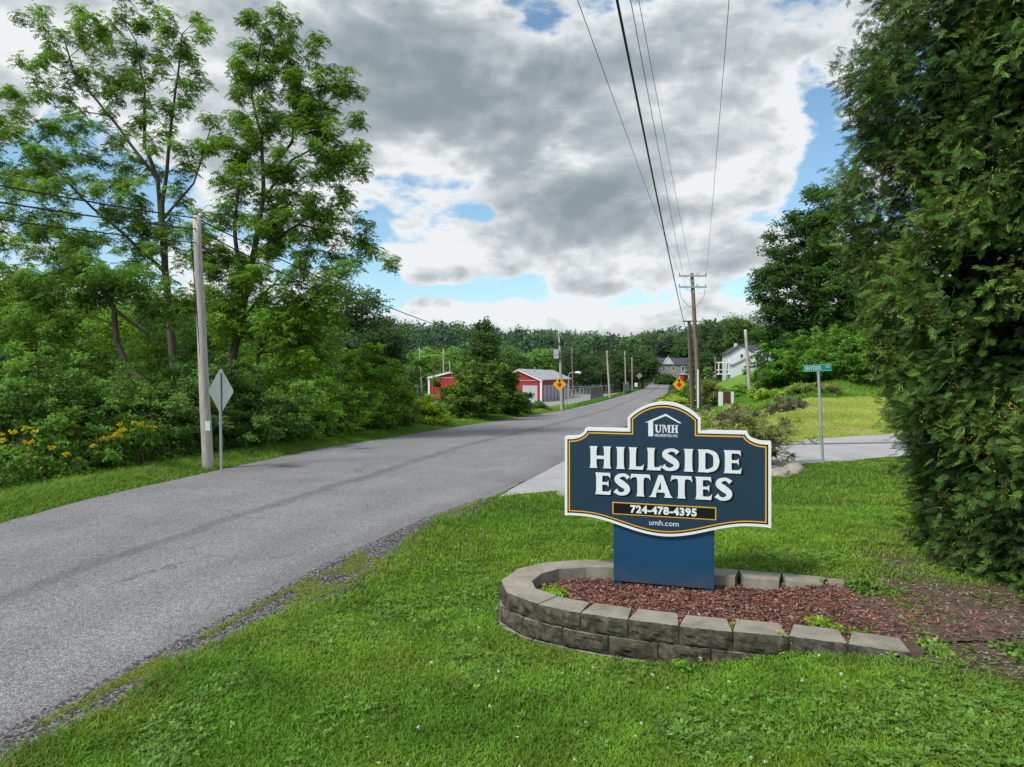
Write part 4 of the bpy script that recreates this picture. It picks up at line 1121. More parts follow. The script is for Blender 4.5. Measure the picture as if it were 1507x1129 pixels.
# street name sign
b = P(1212, 679, 18.4); b[2] = float(gz(b[0], b[1])); t = P(1204.5, 549, 18.4); tt = t-b
ss = empty('street_name_sign', b, label='green street name sign on a slightly leaning steel post beside the side road', cat='street sign')
MB().tube([(0,0,-.3),(tt[0], 0, tt[2])], .038, 4).build('post', M['galv'], ss)
MB().box((tt[0]-.01, 0, tt[2]+.0), (.05,.05,.09)).build('bracket', M['galv'], ss)
ang = R(-3.2)
ca, sa = math.cos(ang), math.sin(ang)
bl = MB().box((0,0,0), (.77,.006,.185)).build('blade', M['green_sign'], ss)
bl.location = (tt[0]-.035, -.005, tt[2]+.135); bl.rotation_euler = (0, R(-2.5), R(-3))
for o_, nm in ((rectp(-.375,.375,.079,.085), 'edge'), (rectp(-.375,.375,-.085,-.079), 'edge')): sheet(nm, o_, -.0045, -.002, M['letter'], bl)
text_obj('lettering', 'SNYDER', (-.325, .10, -.055, .055), -.0055, M['letter'], bl, .008)
text_obj('lettering', 'AVE', (.215, .33, -.008, .052), -.0055, M['letter'], bl, .0)

# utility cabinet between two white posts
b = P(1068.5, 592, 47); b[2] = float(gz(b[0], b[1]))
ub = empty('utility_cabinet', b, label='rust brown cabinet between two whitewashed side posts on the grass bank', cat='utility box')
MB().box((0,0,.52), (.50,.4,1.12)).build('cabinet', M['rust'], ub)
for u in (-.37, .37): MB().box((u, 0, .5), (.19,.45,1.1)).build('side_post', M['white'], ub)

# rocks at the foot of the ornamental shrub and one left of the sign
def rock(label, px, py, d, s):
    b = P(px, py, d); b[2] = float(gz(b[0], b[1]))
    import bmesh
    bm = bmesh.new(); bmesh.ops.create_icosphere(bm, subdivisions=3, radius=1)
    sd = rng.random()*9
    for v in bm.verts:
        n_ = float(fbm(v.co.x*1.2+sd, v.co.y*1.2+v.co.z*1.7+sd, 1.0, 3)); f = .75+.5*n_
        v.co = (v.co.x*f*s[0], v.co.y*f*s[1], max(-.3, v.co.z)*f*s[2])
    me = bpy.data.meshes.new('rock'); bm.to_mesh(me); bm.free()
    o = link('rock', me, M['rock'], None, label=label, cat='rock', group='rocks lining the corner'); o.location = tuple(b); o.rotation_euler = (0, 0, sd)
rock('long flat rock right of the sign edge at the foot of the shrub', 1148, 698, 16.0, (.38,.26,.17))
rock('rounded rock at the corner of the side road', 1168, 690, 16.8, (.26,.24,.19))
rock('small rock in the grass between the two larger rocks', 1166, 695, 16.2, (.16,.13,.09))
rock('pale rock peeking out left of the sign panel', 829, 733, 12.9, (.12,.12,.13))
rock('grey stone in the mulch at the end of the back wall', 1276, 872, 6.15, (.06,.05,.035))

# ================================================================== BUILDINGS
def storage(label, corner, dirv, L, W_, hw, rise, z0, doors=True):
    """corner = front right corner (toward the camera), dirv = unit vector along the length"""
    rz = math.atan2(-dirv[0], dirv[1]); r = empty('storage_building', (corner[0], corner[1], z0), rz, label=label, cat='storage building')
    # local: x right(0) .. -W_, y 0..L
    mb = MB(); g = [(-W_, 0), (0, 0), (0, hw), (-W_/2, hw+rise), (-W_, hw)]
    mb.prism(g, 0, L).build('wall', M['red_wall'], r)
    rf = MB(); o = .25; k = rise/(W_/2); ex = .22
    rf.prism([(ex, hw-k*ex+.04), (-W_/2, hw+rise+.04), (-W_-ex, hw-k*ex+.04), (-W_-ex, hw-k*ex+.16), (-W_/2, hw+rise+.17), (ex, hw-k*ex+.16)], -o, L+o).build('roof', M['roof_metal'], r)
    for u in (0, -W_): MB().box((u+(.02 if u == 0 else -.02), -.03, hw/2), (.26,.26,hw)).build('corner_trim', M['white'], r)
    tr = MB(); tr.prism([(ex, hw-k*ex-.14), (-W_/2, hw+rise-.14), (-W_-ex, hw-k*ex-.14), (-W_-ex, hw-k*ex+.03), (-W_/2, hw+rise+.03), (ex, hw-k*ex+.03)], -o-.03, -o+.05).build('gable_trim', M['white'], r)
    MB().box((-W_/2, -.04, hw-.05), (W_-.3, .05, .10)).build('band_trim', M['roof_metal'], r)
    if doors:
        n = int((L-1.5)/2.9)
        for k_ in range(n):
            y = 1.6+1.15+k_*2.9
            MB().box((.03, y, 1.15), (.07, 2.15, 2.3)).build('roller_door', M['door_white'], r)
        MB().box((-1.55, -.04, 1.15), (2.1, .08, 2.3)).build('roller_door', M['door_white'], r)
        MB().tube([(-W_/2+1, 6, hw+rise*.7), (-W_/2+1, 6, hw+rise+.5)], .08, 6).build('vent_pipe', M['galv'], r)
    return r
dv = np.array([6.3, 26.]); dv /= np.linalg.norm(dv)
storage('red storage building with a row of white roller doors and pale roof', (4.0, 94.0), dv, 27, 6.3, 3.04, 1.4, -1.49)
storage('red metal storage building end with white corner trim, half hidden by bushes', (-12.2+6.5, 97.0), dv, 22, 6.4, 3.0, .75, -1.1, False)
wt = P(783, 487+60, 104)

def window(parent, x, z, w, h, y=-.03):
    f = MB().box((x, y, z), (w, .06, h)).build('window', M['white'], parent)
    MB().box((x, y-.035, z), (w*.72, .02, h*.78)).build('pane', M['glass'], f)
# stone house
hs = .209; D = 205.0; hx = (970-CX)/F*D; hz = P(0, 563, D)[2]
hh_ = empty('stone_house', (hx, D, hz), R(-6), label='grey stone house with dark roof and white gable at the end of the road', cat='house')
MB().box((4.9, 4, 2.2), (9.8, 8, 6.6)).build('wall', M['stone_wall'], hh_)
MB().prism([(-.4, 5.4), (8.4, 5.4), (4.0, 7.5)], -.0, 1, lambda u, y, v: (-.4+y*10.6, u, v)).build('roof', M['shingle'], hh_)
gb = MB().prism([(1.1, 5.45), (4.3, 5.45), (2.7, 7.6)], -.12, 3).build('gable', M['white_siding'], hh_)
MB().tube([(1.0,-.2,5.4),(2.7,-.2,7.7),(4.4,-.2,5.4)], .09, 4).build('gable_trim', M['white'], hh_)
MB().box((4.9,-.06,5.35), (10.4,.2,.18)).build('fascia', M['white'], hh_)
MB().box((-2.0, 3.5, .9), (4.0, 5, 4.2)).build('side_wing', M['stone_wall'], hh_)
MB().prism([(.6, 3.0), (6.4, 3.0), (3.5, 4.3)], 0, 1, lambda u, y, v: (-4.2+y*4.3, u, v)).build('roof', M['shingle'], hh_)
for x_, z_ in ((1.4,4.2),(4.2,4.2),(7.0,4.2),(1.4,1.5),(4.0,1.5)): window(hh_, x_, z_, .95, 1.5)
window(hh_, -2.0, 1.4, .9, 1.3, .97)
cp = MB(); cp.add([(5.6,-2,2.3),(8.6,-2,2.3),(8.6,0,2.3),(5.6,0,2.3),(6.5,-.8,3.1),(7.7,-.8,3.1)], [(0,1,5,4),(1,2,5),(2,3,4,5),(3,0,4),(0,3,2,1)]); cp.build('porch_roof', M['alu'], hh_)
for x_ in (5.8, 8.4): MB().box((x_,-1.8,1.1), (.15,.15,2.4)).build('porch_post', M['white'], hh_)
MB().box((7.1,-.04,1.1), (1.0,.1,2.1)).build('door', M['rust'], hh_)
# white house on the right
D = 108.0; k9 = D/F; wx = (1075-CX)*k9; wz = float(P(0, 551, D)[2])
wh = empty('white_house', (wx, D, wz), R(-8), label='white house with a side porch on the bank left of the big dark tree', cat='house')
gsl = 3.45*k9
MB().prism([(0,-1.2),(3.45,-1.2),(3.45,3.35),(1.72,4.45),(0,3.35)], 0, 8).build('wall', M['white_siding'], wh)
MB().prism([(-.3,3.2),(1.72,4.5),(3.75,3.2),(3.75,3.36),(1.72,4.68),(-.3,3.36)], -.25, 8.2).build('roof', M['shingle'], wh)
MB().box((4.6, 3.5, 1.3), (6.0, 5, 5)).build('rear_wing', M['white_siding'], wh)
MB().prism([(.9,3.75),(6.1,3.75),(3.5,4.75)], 0, 1, lambda u, y, v: (1.6+y*7, u, v)).build('roof', M['shingle'], wh)
MB().prism([(.15,-1.2),(6.2,-1.2),(6.2,2.4),(3.9,3.45),(.15,1.55)], -3.0, .0-.003).build('garage', M['white_siding'], wh)
MB().prism([(-.1,1.45),(3.9,3.5),(6.5,2.3),(6.5,2.45),(3.9,3.68),(-.1,1.6)], -3.2, 0).build('roof', M['roof_metal'], wh)
for x_ in (2.35, 4.6): 
    g_ = MB().box((x_,-3.03,.55), (1.9,.08,1.7)).build('garage_door', M['door_white'], wh)
    MB().box((x_,-3.08,1.15), (1.6,.03,.28)).build('pane', M['glass'], g_)
window(wh, 1.7, 2.9, .6, .7)
pr_ = MB().box((-.9, 1.5, 1.9), (1.9, 2.6, .16)).build('porch_roof', M['white'], wh)
for x_ in (-1.75, -.2): MB().box((x_,.3,1.0), (.14,.14,1.8)).build('porch_post', M['white'], wh)
MB().box((-.9,.3,.75), (1.7,.06,.10)).build('railing', M['white'], wh); MB().box((-.9,.8,.05), (1.9,1.6,.14)).build('porch_floor', M['white'], wh)
for k_ in range(8): MB().box((-2.0-.28*k_,.6,-.05-.17*k_), (.3,1.1,.08)).build('step', M['white'], wh)
MB().tube([(-1.8,.1,.8),(-4.0,.1,-.6)], .05, 4).build('railing', M['white'], wh)
MB().box((1.7,5,4.75),(.5,.5,.7)).build('chimney', M['white_siding'], wh)

# chain link fences with posts
def fence(label, pts, h, step, name='chain_link_fence', slat=None, arms=True):
    f, L_ = arc(pts); p0 = f(0); g0 = float(gz(p0[0], p0[1])); r = empty(name, (p0[0], p0[1], g0), label=label, cat='fence')
    def G(s, dz=0): q = f(s); return np.array([q[0]-p0[0], q[1]-p0[1], float(gz(q[0], q[1]))-g0+dz])
    s = 0
    while s <= L_+.01:
        a = G(s); mb = MB().tube([a, a+np.array([0,0,h])]+([a+np.array([-.28,-.1,h+.3])] if arms else []), .035, 5); mb.build('post', M['galv'], r); s += step
    for z in (h,):
        MB().tube([G(s, z-.03) for s in np.linspace(0, L_, 30)], .022, 4).build('top_rail', M['galv'], r)
    mb = MB()
    for z in np.arange(.15, h, .38): mb.tube([G(s, z) for s in np.linspace(0, L_, 24)], .006, 3)
    for s in np.arange(0, L_, .55): mb.tube([G(s, .05), G(s, h)], .006, 3)
    mb.build('wire_mesh', M['galv'], r)
    if slat:
        mb = MB()
        for s in np.arange(slat[0]*L_, slat[1]*L_, .16): 
            a, b_ = G(s), G(min(L_, s+.145)); mb.add([a+[0,0,.1], b_+[0,0,.1], b_+[0,0,h-.05], a+[0,0,h-.05]], [(0,1,2,3)])
        mb.build('slat_panel', M['slats'], r)
fence('chain link fence with brown slats between the storage lot and the road', [(5.0,68.5),(6.3,76),(9.8,89),(14.2,106)], 1.75, 3.0, slat=(.62, 1.0))
fence('chain link fence across the back of the storage lot', [(9.4,124),(13,124),(19,128)], 1.8, 3.0)
fence('chain link fence with angled tops left of the half hidden red building', [(-15.0,96),(-12.6,96.2)], 2.3, .85)
fence('brown slatted fence farther along beyond the driveway', [(19.0,116),(21.6,128),(24,140)], 1.7, 3.0, slat=(.0, 1.0))
b = P(777, 594, 84); b[2] = float(gz(b[0], b[1]))
MB().tube([(0,0,-.1),(0,0,1.15)], .11, 8).build('bollard', M['red_sign'], None, label='short red bollard left of the white corner of the storage building', cat='bollard').location = tuple(b)
b = P(936, 570, 150); b[2] = float(gz(b[0], b[1]))
mbx = empty('mailbox', b, label='white box on a post beside the far road left of the stone house', cat='mailbox')
MB().box((0,0,1.2),(.6,.5,.9)).build('box', M['white'], mbx); MB().box((0,0,.4),(.12,.12,.8)).build('post', M['wood_grey'], mbx)

# ================================================================== VEGETATION
G_L = 'trees and bushes beyond the left verge'
LOC = (.062,.135,.018); DARK = (.048,.10,.02); BRI = (.115,.215,.022); MID = (.06,.125,.02)
tree('locust_tree', 'tall airy tree at the left, sky showing between its upright limbs', 27,
 [(95,45,60,38),(190,18,55,25),(270,40,40,40),(265,95,40,45),(150,90,70,45),(70,105,45,35),(215,150,60,45),(60,170,70,40),(110,225,85,50),(25,215,60,60,2),(10,330,45,50,1),(235,225,60,35),(30,300,80,50,1),(130,310,90,50),(220,300,60,50),(60,375,80,45),(150,375,70,35),(235,375,50,40),(290,330,30,30)],
 [([(262,640),(258,560),(250,470),(243,400),(238,300)], .20, .10), ([(243,400),(232,265),(213,215),(213,130),(200,60)], .10, .03), ([(232,265),(160,170),(110,110),(95,60)], .07, .025), ([(240,300),(252,180),(262,110),(268,50)], .08, .025), ([(250,480),(215,430),(150,400),(80,370)], .08, .03), ([(243,400),(120,290),(50,215),(20,200)], .07, .025), ([(240,320),(285,270),(310,190)], .05,.02)],
 'drp', 470, 18, .33, .80, (.105,.190,.030), group=G_L, seg=.6, rtip=.007, droop=.35)
tree('locust_tree', 'tall tree with drooping feathery leaves, right of the grey utility pole', 26,
 [(390,48,50,35),(372,95,35,40),(440,95,55,45),(400,150,65,50),(475,130,50,40),(345,205,50,40),(430,220,85,55),(505,205,42,40),(520,235,30,28),(380,280,70,45),(460,285,60,40),(440,345,80,40),(360,350,60,45),(500,340,45,35),(572,378,14,20),(548,360,24,10),(400,400,80,40),(480,400,55,32),(430,440,60,30),(330,410,50,45),(310,370,30,30)],
 [([(338,620),(340,540),(352,480),(362,430),(372,380)], .19, .12), ([(362,430),(350,400),(345,330),(352,270)], .10, .05), ([(372,380),(388,290),(385,200),(370,140),(385,60)], .10, .025), ([(386,260),(430,210),(440,120)], .07,.02), ([(382,300),(430,235),(500,200)], .06,.02), ([(375,370),(440,330),(520,350),(572,375)], .06,.015), ([(352,470),(400,420),(470,410)], .06,.02)],
 'drp', 350, 24, .38, .84, (.092,.172,.024), group=G_L, seg=.6, rtip=.007, droop=.55)
tree('crooked_tree', 'low tree with a dark crooked trunk beneath the tall left tree', 21,
 [(140,405,70,30),(90,420,60,25),(190,425,45,25),(60,470,45,30),(250,440,35,35)],
 [([(238,610),(225,572),(190,545),(172,505),(168,455),(152,425)], .13, .07), ([(168,460),(200,480),(228,500)], .05,.03), ([(152,425),(110,400)], .05,.02), ([(170,480),(120,455)], .03,.01), ([(152,428),(190,400)], .05,.02)],
 'drp', 70, 18, .48, .85, (.075,.15,.022), group=G_L, rtip=.007)
tree('young_tree', 'slender leafy tree with a twin trunk low behind the diamond sign back', 26,
 [(410,480,55,40),(450,510,45,40),(330,470,30,30),(470,450,40,30)],
 [([(385,620),(380,520),(400,470)], .11,.05), ([(380,530),(430,490)], .06,.02)], 'drp', 90, 16, .5, 1.0, (.10,.19,.022), group=G_L, rtip=.008)
# brighter trees behind
def bgt(label, d, ells, base, c, n=90, per=22, rc=None, size=None, name='background_tree', style='clu', group=G_L, tr=.14, cvar=.35, bark='bark', shell=.3):
    rc = rc or .022*d; size = size or max(1.0, d*.030)
    top = min(ells, key=lambda e: e[1])
    return tree(name, label, d, ells, [([base, ((base[0]+top[0])/2, (base[1]+top[1])/2), (top[0], top[1])], tr*d/30, .02*d/30)], style, n, per, rc, size, c, group=group, seg=.03*d, rtip=.0005*d, cvar=cvar, bark=bark, shell=shell, depth=.8, sides=4)
bgt('bright yellow green tree behind the crooked trunk', 34, [(130,490,70,60),(180,520,50,50),(90,530,60,50)], (140,620), BRI, 110, 30)
bgt('bright green bush-like tree at the left edge under the crown', 31, [(25,470,45,50),(45,540,50,50),(0,420,30,30)], (30,640), (.085,.165,.02), 100, 30)
bgt('mid green tree behind the grey utility pole', 33, [(250,520,55,60),(310,540,50,60),(230,560,50,50)], (270,630), (.07,.145,.018), 110, 30)
bgt('sunlit light green tree behind the twin trunk tree', 36, [(370,500,50,60),(400,560,60,50),(350,580,40,40)], (380,630), BRI, 110, 30)
bgt('light green tree between the tall right tree and the roadside bush', 42, [(450,500,40,50),(490,560,50,50),(440,570,45,45)], (460,630), (.09,.18,.022), 110, 28)
bgt('tall grey green tree rising behind the wires at the right of the tall trees', 66, [(535,455,28,38),(520,500,40,40),(555,510,30,40),(500,450,30,40)], (530,600), (.05,.095,.03), 110, 26)
bgt('dark round tree against the hill behind the roadside bush', 62, [(565,505,22,20),(568,530,26,25),(560,560,26,25)], (566,600), (.024,.055,.014), 90, 26)
bgt('large pale tree half hidden at the far left behind the trunks', 48, [(200,470,50,50),(320,450,50,40),(100,440,60,40),(20,440,50,40)], (200,610), (.08,.14,.03), 130, 26)
tree('vine_covered_tree', 'narrow dark vine-covered tree with a ragged top in front of the red building', 45,
 [(712,480,11,12),(716,505,18,20),(708,530,26,20),(722,548,24,20)], [([(712,620),(712,560),(713,470)], .16,.04)], 'clu', 110, 20, .5, 1.25, (.040,.085,.02), group=G_L, rtip=.012)
# understory
US_ = 1.5
us = [
 (12,14.8,3.2,2.6,DARK,'dense dark undergrowth bush at the left border beside the verge'),
 (75,16.2,3.0,2.5,(.05,.10,.02),'dark green undergrowth bush with grassy edge, second from the left border'),
 (128,17.2,2.6,2.1,DARK,'dark tangled bush behind the first yellow wildflowers'),
 (185,18.4,2.8,2.5,(.045,.09,.02),'dark bush under the crooked trunk'),
 (235,19.0,2.6,2.0,(.04,.08,.022),'twiggy dark bush left of the grey utility pole'),
 (285,20.0,2.4,2.2,(.038,.072,.02),'brownish dark thicket directly behind the utility pole'),
 (345,21.2,2.8,2.6,(.042,.085,.02),'dark bush behind the back of the diamond sign'),
 (395,22.8,2.8,2.1,(.05,.10,.022),'dark green bush right of the diamond sign back'),
 (440,25.0,2.8,1.9,(.075,.15,.02),'mid green bush in the hedge midway to the roadside bush'),
 (487,27.0,2.8,2.0,(.085,.16,.022),'lighter green bush left of the tall roadside bush'),
 (30,19.5,3.6,3.6,(.055,.11,.02),'taller green bush behind the dark undergrowth at the left border'),
 (110,21.0,3.6,3.2,(.045,.095,.018),'taller bush behind the undergrowth left of the crooked trunk'),
 (205,22.5,3.2,3.0,(.05,.10,.02),'taller bush around the foot of the tall left tree'),
 (300,24.5,3.6,3.0,(.055,.11,.02),'taller dark bush behind the utility pole'),
 (415,27.5,3.8,3.1,(.075,.15,.02),'rounded green bush behind the hedge right of the sign back'),
]
for (px, d, w, h, c, lb) in us:
    shrub('shrub', lb, px, d, w, h, tuple(v*US_ for v in c), n=85, per=24, rc=.33, size=.50+.016*d, group=G_L, cvar=.5)
shrub('shrub', 'tall bright green roadside bush with upright shoots left of the left red building', 552, 30.5, 2.9, 3.2, (.105,.20,.028), n=110, per=26, rc=.34, size=1.1, group=G_L)
shrub('shrub', 'thin brownish green bush between the tall roadside bush and the yellow green bush', 588, 32.5, 1.5, 1.5, (.085,.12,.04), n=45, per=18, rc=.25, size=.9, group=G_L)
shrub('shrub', 'low yellow green bush in front of the left red building', 620, 35.0, 2.6, 1.35, (.17,.25,.02), n=80, per=22, rc=.28, size=.95, group=G_L)
shrub('shrub', 'large olive green bush in front of the narrow dark tree, left part', 678, 40.5, 2.3, 2.2, (.085,.15,.028), n=100, per=24, rc=.36, size=1.2, group=G_L)
shrub('shrub', 'large olive green bush right of the narrow dark tree', 706, 41.5, 2.8, 3.0, (.075,.135,.025), n=110, per=24, rc=.38, size=1.25, group=G_L)
shrub('shrub', 'dark green bush beside the storage building gable', 740, 46.0, 2.9, 2.7, (.045,.10,.018), n=90, per=24, rc=.38, size=1.3, group=G_L)
shrub('shrub', 'low spreading dark bush hiding the foot of the storage gable', 762, 49.5, 1.9, 1.5, (.045,.10,.018), n=60, per=20, rc=.32, size=1.3, group=G_L)
shrub('shrub', 'low grey green scrub at the end of the bushes before the stop ahead sign', 792, 56.0, 1.5, .75, (.09,.15,.04), n=30, per=16, rc=.25, size=1.2, group=G_L)

def tall_weeds():
    n = 1500; y = 11+38*rng.random(n)**1.3; x = xl(y)-1.75-2.0*rng.random(n)**1.4+.3*(vnoise(y, y*0, .9, 8)-.5); h = .35+.95*rng.random(n)**1.5*(.5+vnoise(x, y, .7, 13))
    k = 16; own = np.repeat(np.arange(n), k); f = rng.random(n*k)**.7; m = n*k
    pos = np.stack([x[own]+rng.normal(size=m)*.09, y[own]+rng.normal(size=m)*.09, gz(x, y)[own]+h[own]*f], 1)
    kind = rng.random(n)[own]; base = np.where(kind[:, None] < .5, np.array([[.15,.28,.04]]), np.where(kind[:, None] < .85, np.array([[.10,.20,.03]]), np.array([[.18,.20,.07]])))
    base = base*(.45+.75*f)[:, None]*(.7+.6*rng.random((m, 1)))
    V, C = scatter(CLU, pos, rng.normal(size=(m, 3))*np.array([1,1,.5]), np.tile([0,0,1.], (m,1))+rng.normal(size=(m,3))*.5, (.45+.35*rng.random(m))*(1+.012*pos[:, 1]), base, .3)
    leaf_obj('roadside_weeds', V, C, M['leaf'], kind='stuff', label='loose tall weeds in front of the bushes beyond the left verge')
    # bare brown stalks among them
    n = 500; y = 12+30*rng.random(n); x = xl(y)-1.9-1.6*rng.random(n)
    blades('dry_stalks', x, y, gz(x, y), .6+1.0*rng.random(n), .012+.0006*y, .25+.3*rng.random(n), np.array([.30,.24,.15])*(.5+.7*rng.random(n))[:, None], kind='stuff', label='dry brown stalks standing in the roadside weeds')
tall_weeds()
# wildflowers
def wildflower(label, px, py0, d, w, h, nf):
    X0 = (px-CX)/F*d; g = float(gz(X0, d)); r = empty('wildflower_plant', (X0, d, g), label=label, cat='flowers', group='yellow wildflowers in the undergrowth')
    h *= 1.15; tips = np.stack([rng.normal(size=nf)*w/2.6, rng.normal(size=nf)*.15-.25, h*(.78+.25*rng.random(nf))], 1)
    mb = MB()
    for t in tips: mb.tube([(t[0]*.3, t[1]*.3, 0), (t[0]*.7, t[1]*.7, t[2]*.6), t], [.008,.006,.004], 3, False)
    mb.build('stem', M['twig'], r)
    A = np.concatenate([tips*np.array([.8,.8,.25+.6*rng.random()]) for _ in range(3)])
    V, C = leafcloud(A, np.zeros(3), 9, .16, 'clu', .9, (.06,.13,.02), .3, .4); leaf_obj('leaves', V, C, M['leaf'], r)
    for t in tips:
        m = 8; pos = t+rng.normal(size=(m, 3))*np.array([.032,.03,.016])
        V, C = scatter([tpl_cluster(5, .01, .042, .026, 9)], pos, rng.normal(size=(m, 3)), np.tile([0,0,1.], (m,1)), 1.0+.5*rng.random(m), np.tile([.62,.52,.02], (m,1)), .2)
        leaf_obj('flower_head', V, C, M['leaf'], r)
wildflower('spray of yellow wildflowers at the very left border of the undergrowth', 8, 650, 13.9, 1.3, 1.25, 14)
wildflower('broad drift of yellow wildflowers low in the left undergrowth', 55, 650, 14.2, 1.5, .85, 13)
wildflower('small yellow wildflowers beside a thin stalk in dark undergrowth', 103, 660, 15.2, .5, .62, 10)
wildflower('tall pair of yellow flower clusters standing out before the dark bushes', 175, 640, 15.9, .38, 1.05, 13)
wildflower('scattered yellow flower heads high in the bushes left of the utility pole', 215, 600, 16.4, .7, 1.2, 8)
wildflower('yellow flower heads beside the tall pair, hidden higher in the leaves', 118, 600, 15.6, .6, 1.3, 7)

# right bank
G_R = 'trees and bushes on the right bank'
tree('maple_tree', 'large dense dark green rounded tree on the bank behind the street name sign', 68,
 [(1198,312,38,38),(1175,365,48,48),(1222,360,45,60),(1150,425,42,45),(1200,435,65,60),(1245,430,50,70),(1142,480,34,36),(1190,500,62,45),(1240,500,55,50),(1135,520,26,26),(1275,470,40,80)],
 [([(1195,590),(1193,500),(1196,400),(1198,330)], .45, .08), ([(1194,480),(1160,430)], .18,.05), ([(1195,460),(1240,400)], .2,.05)],
 'clu', 720, 34, .95, 1.9, (.034,.080,.018), group=G_R, seg=1.6, rtip=.02, cvar=.42, shell=.55, droop=.2)
for i, (px, d, w, h, c, lb) in enumerate([
 (1140,60,3.0,1.7,(.055,.14,.022),'rounded green bush at the left foot of the big dark tree'),
 (1160,56,3.6,2.3,(.065,.155,.024),'green bush on the bank, second from the white house'),
 (1182,53,4.5,3.2,(.07,.16,.025),'feathery green bush behind the street name sign'),
 (1215,50,4.6,3.9,(.085,.18,.025),'tall light green feathery bush right of the street name sign'),
 (1248,47,4.6,3.9,(.08,.17,.025),'light green feathery bush half hidden by the conifer'),
 (1285,45,4.6,3.8,(.075,.16,.025),'light green bush seen behind the conifer edge')]):
    shrub('sumac_bush', lb, px, d, w*1.05, h*.80, tuple(v*1.0 for v in c), n=170, per=24, rc=.42, size=1.35, style='clu', group=G_R)
for (px, d, w, h, c, lb) in [
 (1046,49,1.6,1.7,(.15,.19,.06),'brownish green scrub right of the tall brown pole'),
 (1086,56,1.8,.9,(.11,.20,.035),'bush behind the rust brown cabinet'),
 (1112,57,2.2,.8,(.10,.17,.04),'brushy weeds around the leaning silvery pole'),
 (987,57,2.9,1.05,(.24,.30,.06),'pale yellow green ornamental grass clump at the right road edge'),
 (1010,62,2.6,1.6,(.10,.19,.03),'green weeds behind the right stop ahead sign'),
 (1036,58,2.6,2.6,(.075,.14,.03),'leafy scrub behind the tall poles'),
 (1140,43,2.6,.45,(.15,.24,.04),'low weedy fringe where the mown lawn meets the bank'),
 (1200,40,2.6,.4,(.13,.17,.05),'low brown weedy fringe on the bank right of the street sign post'),
 (1020,30,1.6,.6,(.20,.27,.05),'low yellow green plants behind the right shoulder of the sign')]:
    shrub('shrub', lb, px, d, w, h, c, n=55, per=18, rc=.32, size=1.15 if d > 38 else .8, group=G_R)
# ornamental shrub with dark dried heads
def ornamental():
    px, d = 1108, 18.2; X0 = (px-CX)/F*d; g = float(gz(X0, d))
    r = empty('ornamental_shrub', (X0, d, g), label='straggly pale shrub with dark purple heads behind the right edge of the sign', cat='shrub')
    A = rng.normal(size=(190, 3))*np.array([.66, .38, .38])+np.array([-.12, 0, .78]); A[:, 2] = np.clip(A[:, 2], .1, 1.5)
    B = np.array([P(a, b, d)-np.array([X0, d, g]) for a, b in [(1040,607),(1052,612),(1065,606),(1078,612),(1092,604),(1056,622),(1048,600),(1145,600),(1152,588),(1160,594),(1168,598),(1175,600),(1183,594),(1128,606),(1130,598),(1162,585),(1155,602),(1127,648),(1140,640),(1135,655),(1085,620),(1115,612)]])
    B[:, 1] += rng.normal(size=len(B))*.25
    nodes, par, rad = grow([([(0,0,-.1),(0,0,.15)], .04,.03), ([(0,0,.1),(-.5,0,.9)], .02,.01), ([(0,0,.1),(.5,0,.9)], .02,.01), ([(.1,0,.05),(.25,.1,.7)], .02,.01)], np.concatenate([A, B]), .14, rtip=.0055, wig=.6)
    link('stem', limbs_mesh('stem', nodes, par, rad, 4), M['twig'], r)
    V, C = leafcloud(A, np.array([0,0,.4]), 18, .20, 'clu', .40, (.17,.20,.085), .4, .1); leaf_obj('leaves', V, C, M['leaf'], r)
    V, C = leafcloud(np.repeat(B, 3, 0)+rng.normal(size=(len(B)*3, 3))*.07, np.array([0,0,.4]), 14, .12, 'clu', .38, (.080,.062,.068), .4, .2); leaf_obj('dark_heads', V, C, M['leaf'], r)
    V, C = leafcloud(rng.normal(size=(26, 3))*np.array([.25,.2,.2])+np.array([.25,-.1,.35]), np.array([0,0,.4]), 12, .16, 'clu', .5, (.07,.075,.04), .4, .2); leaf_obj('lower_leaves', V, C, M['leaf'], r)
ornamental()

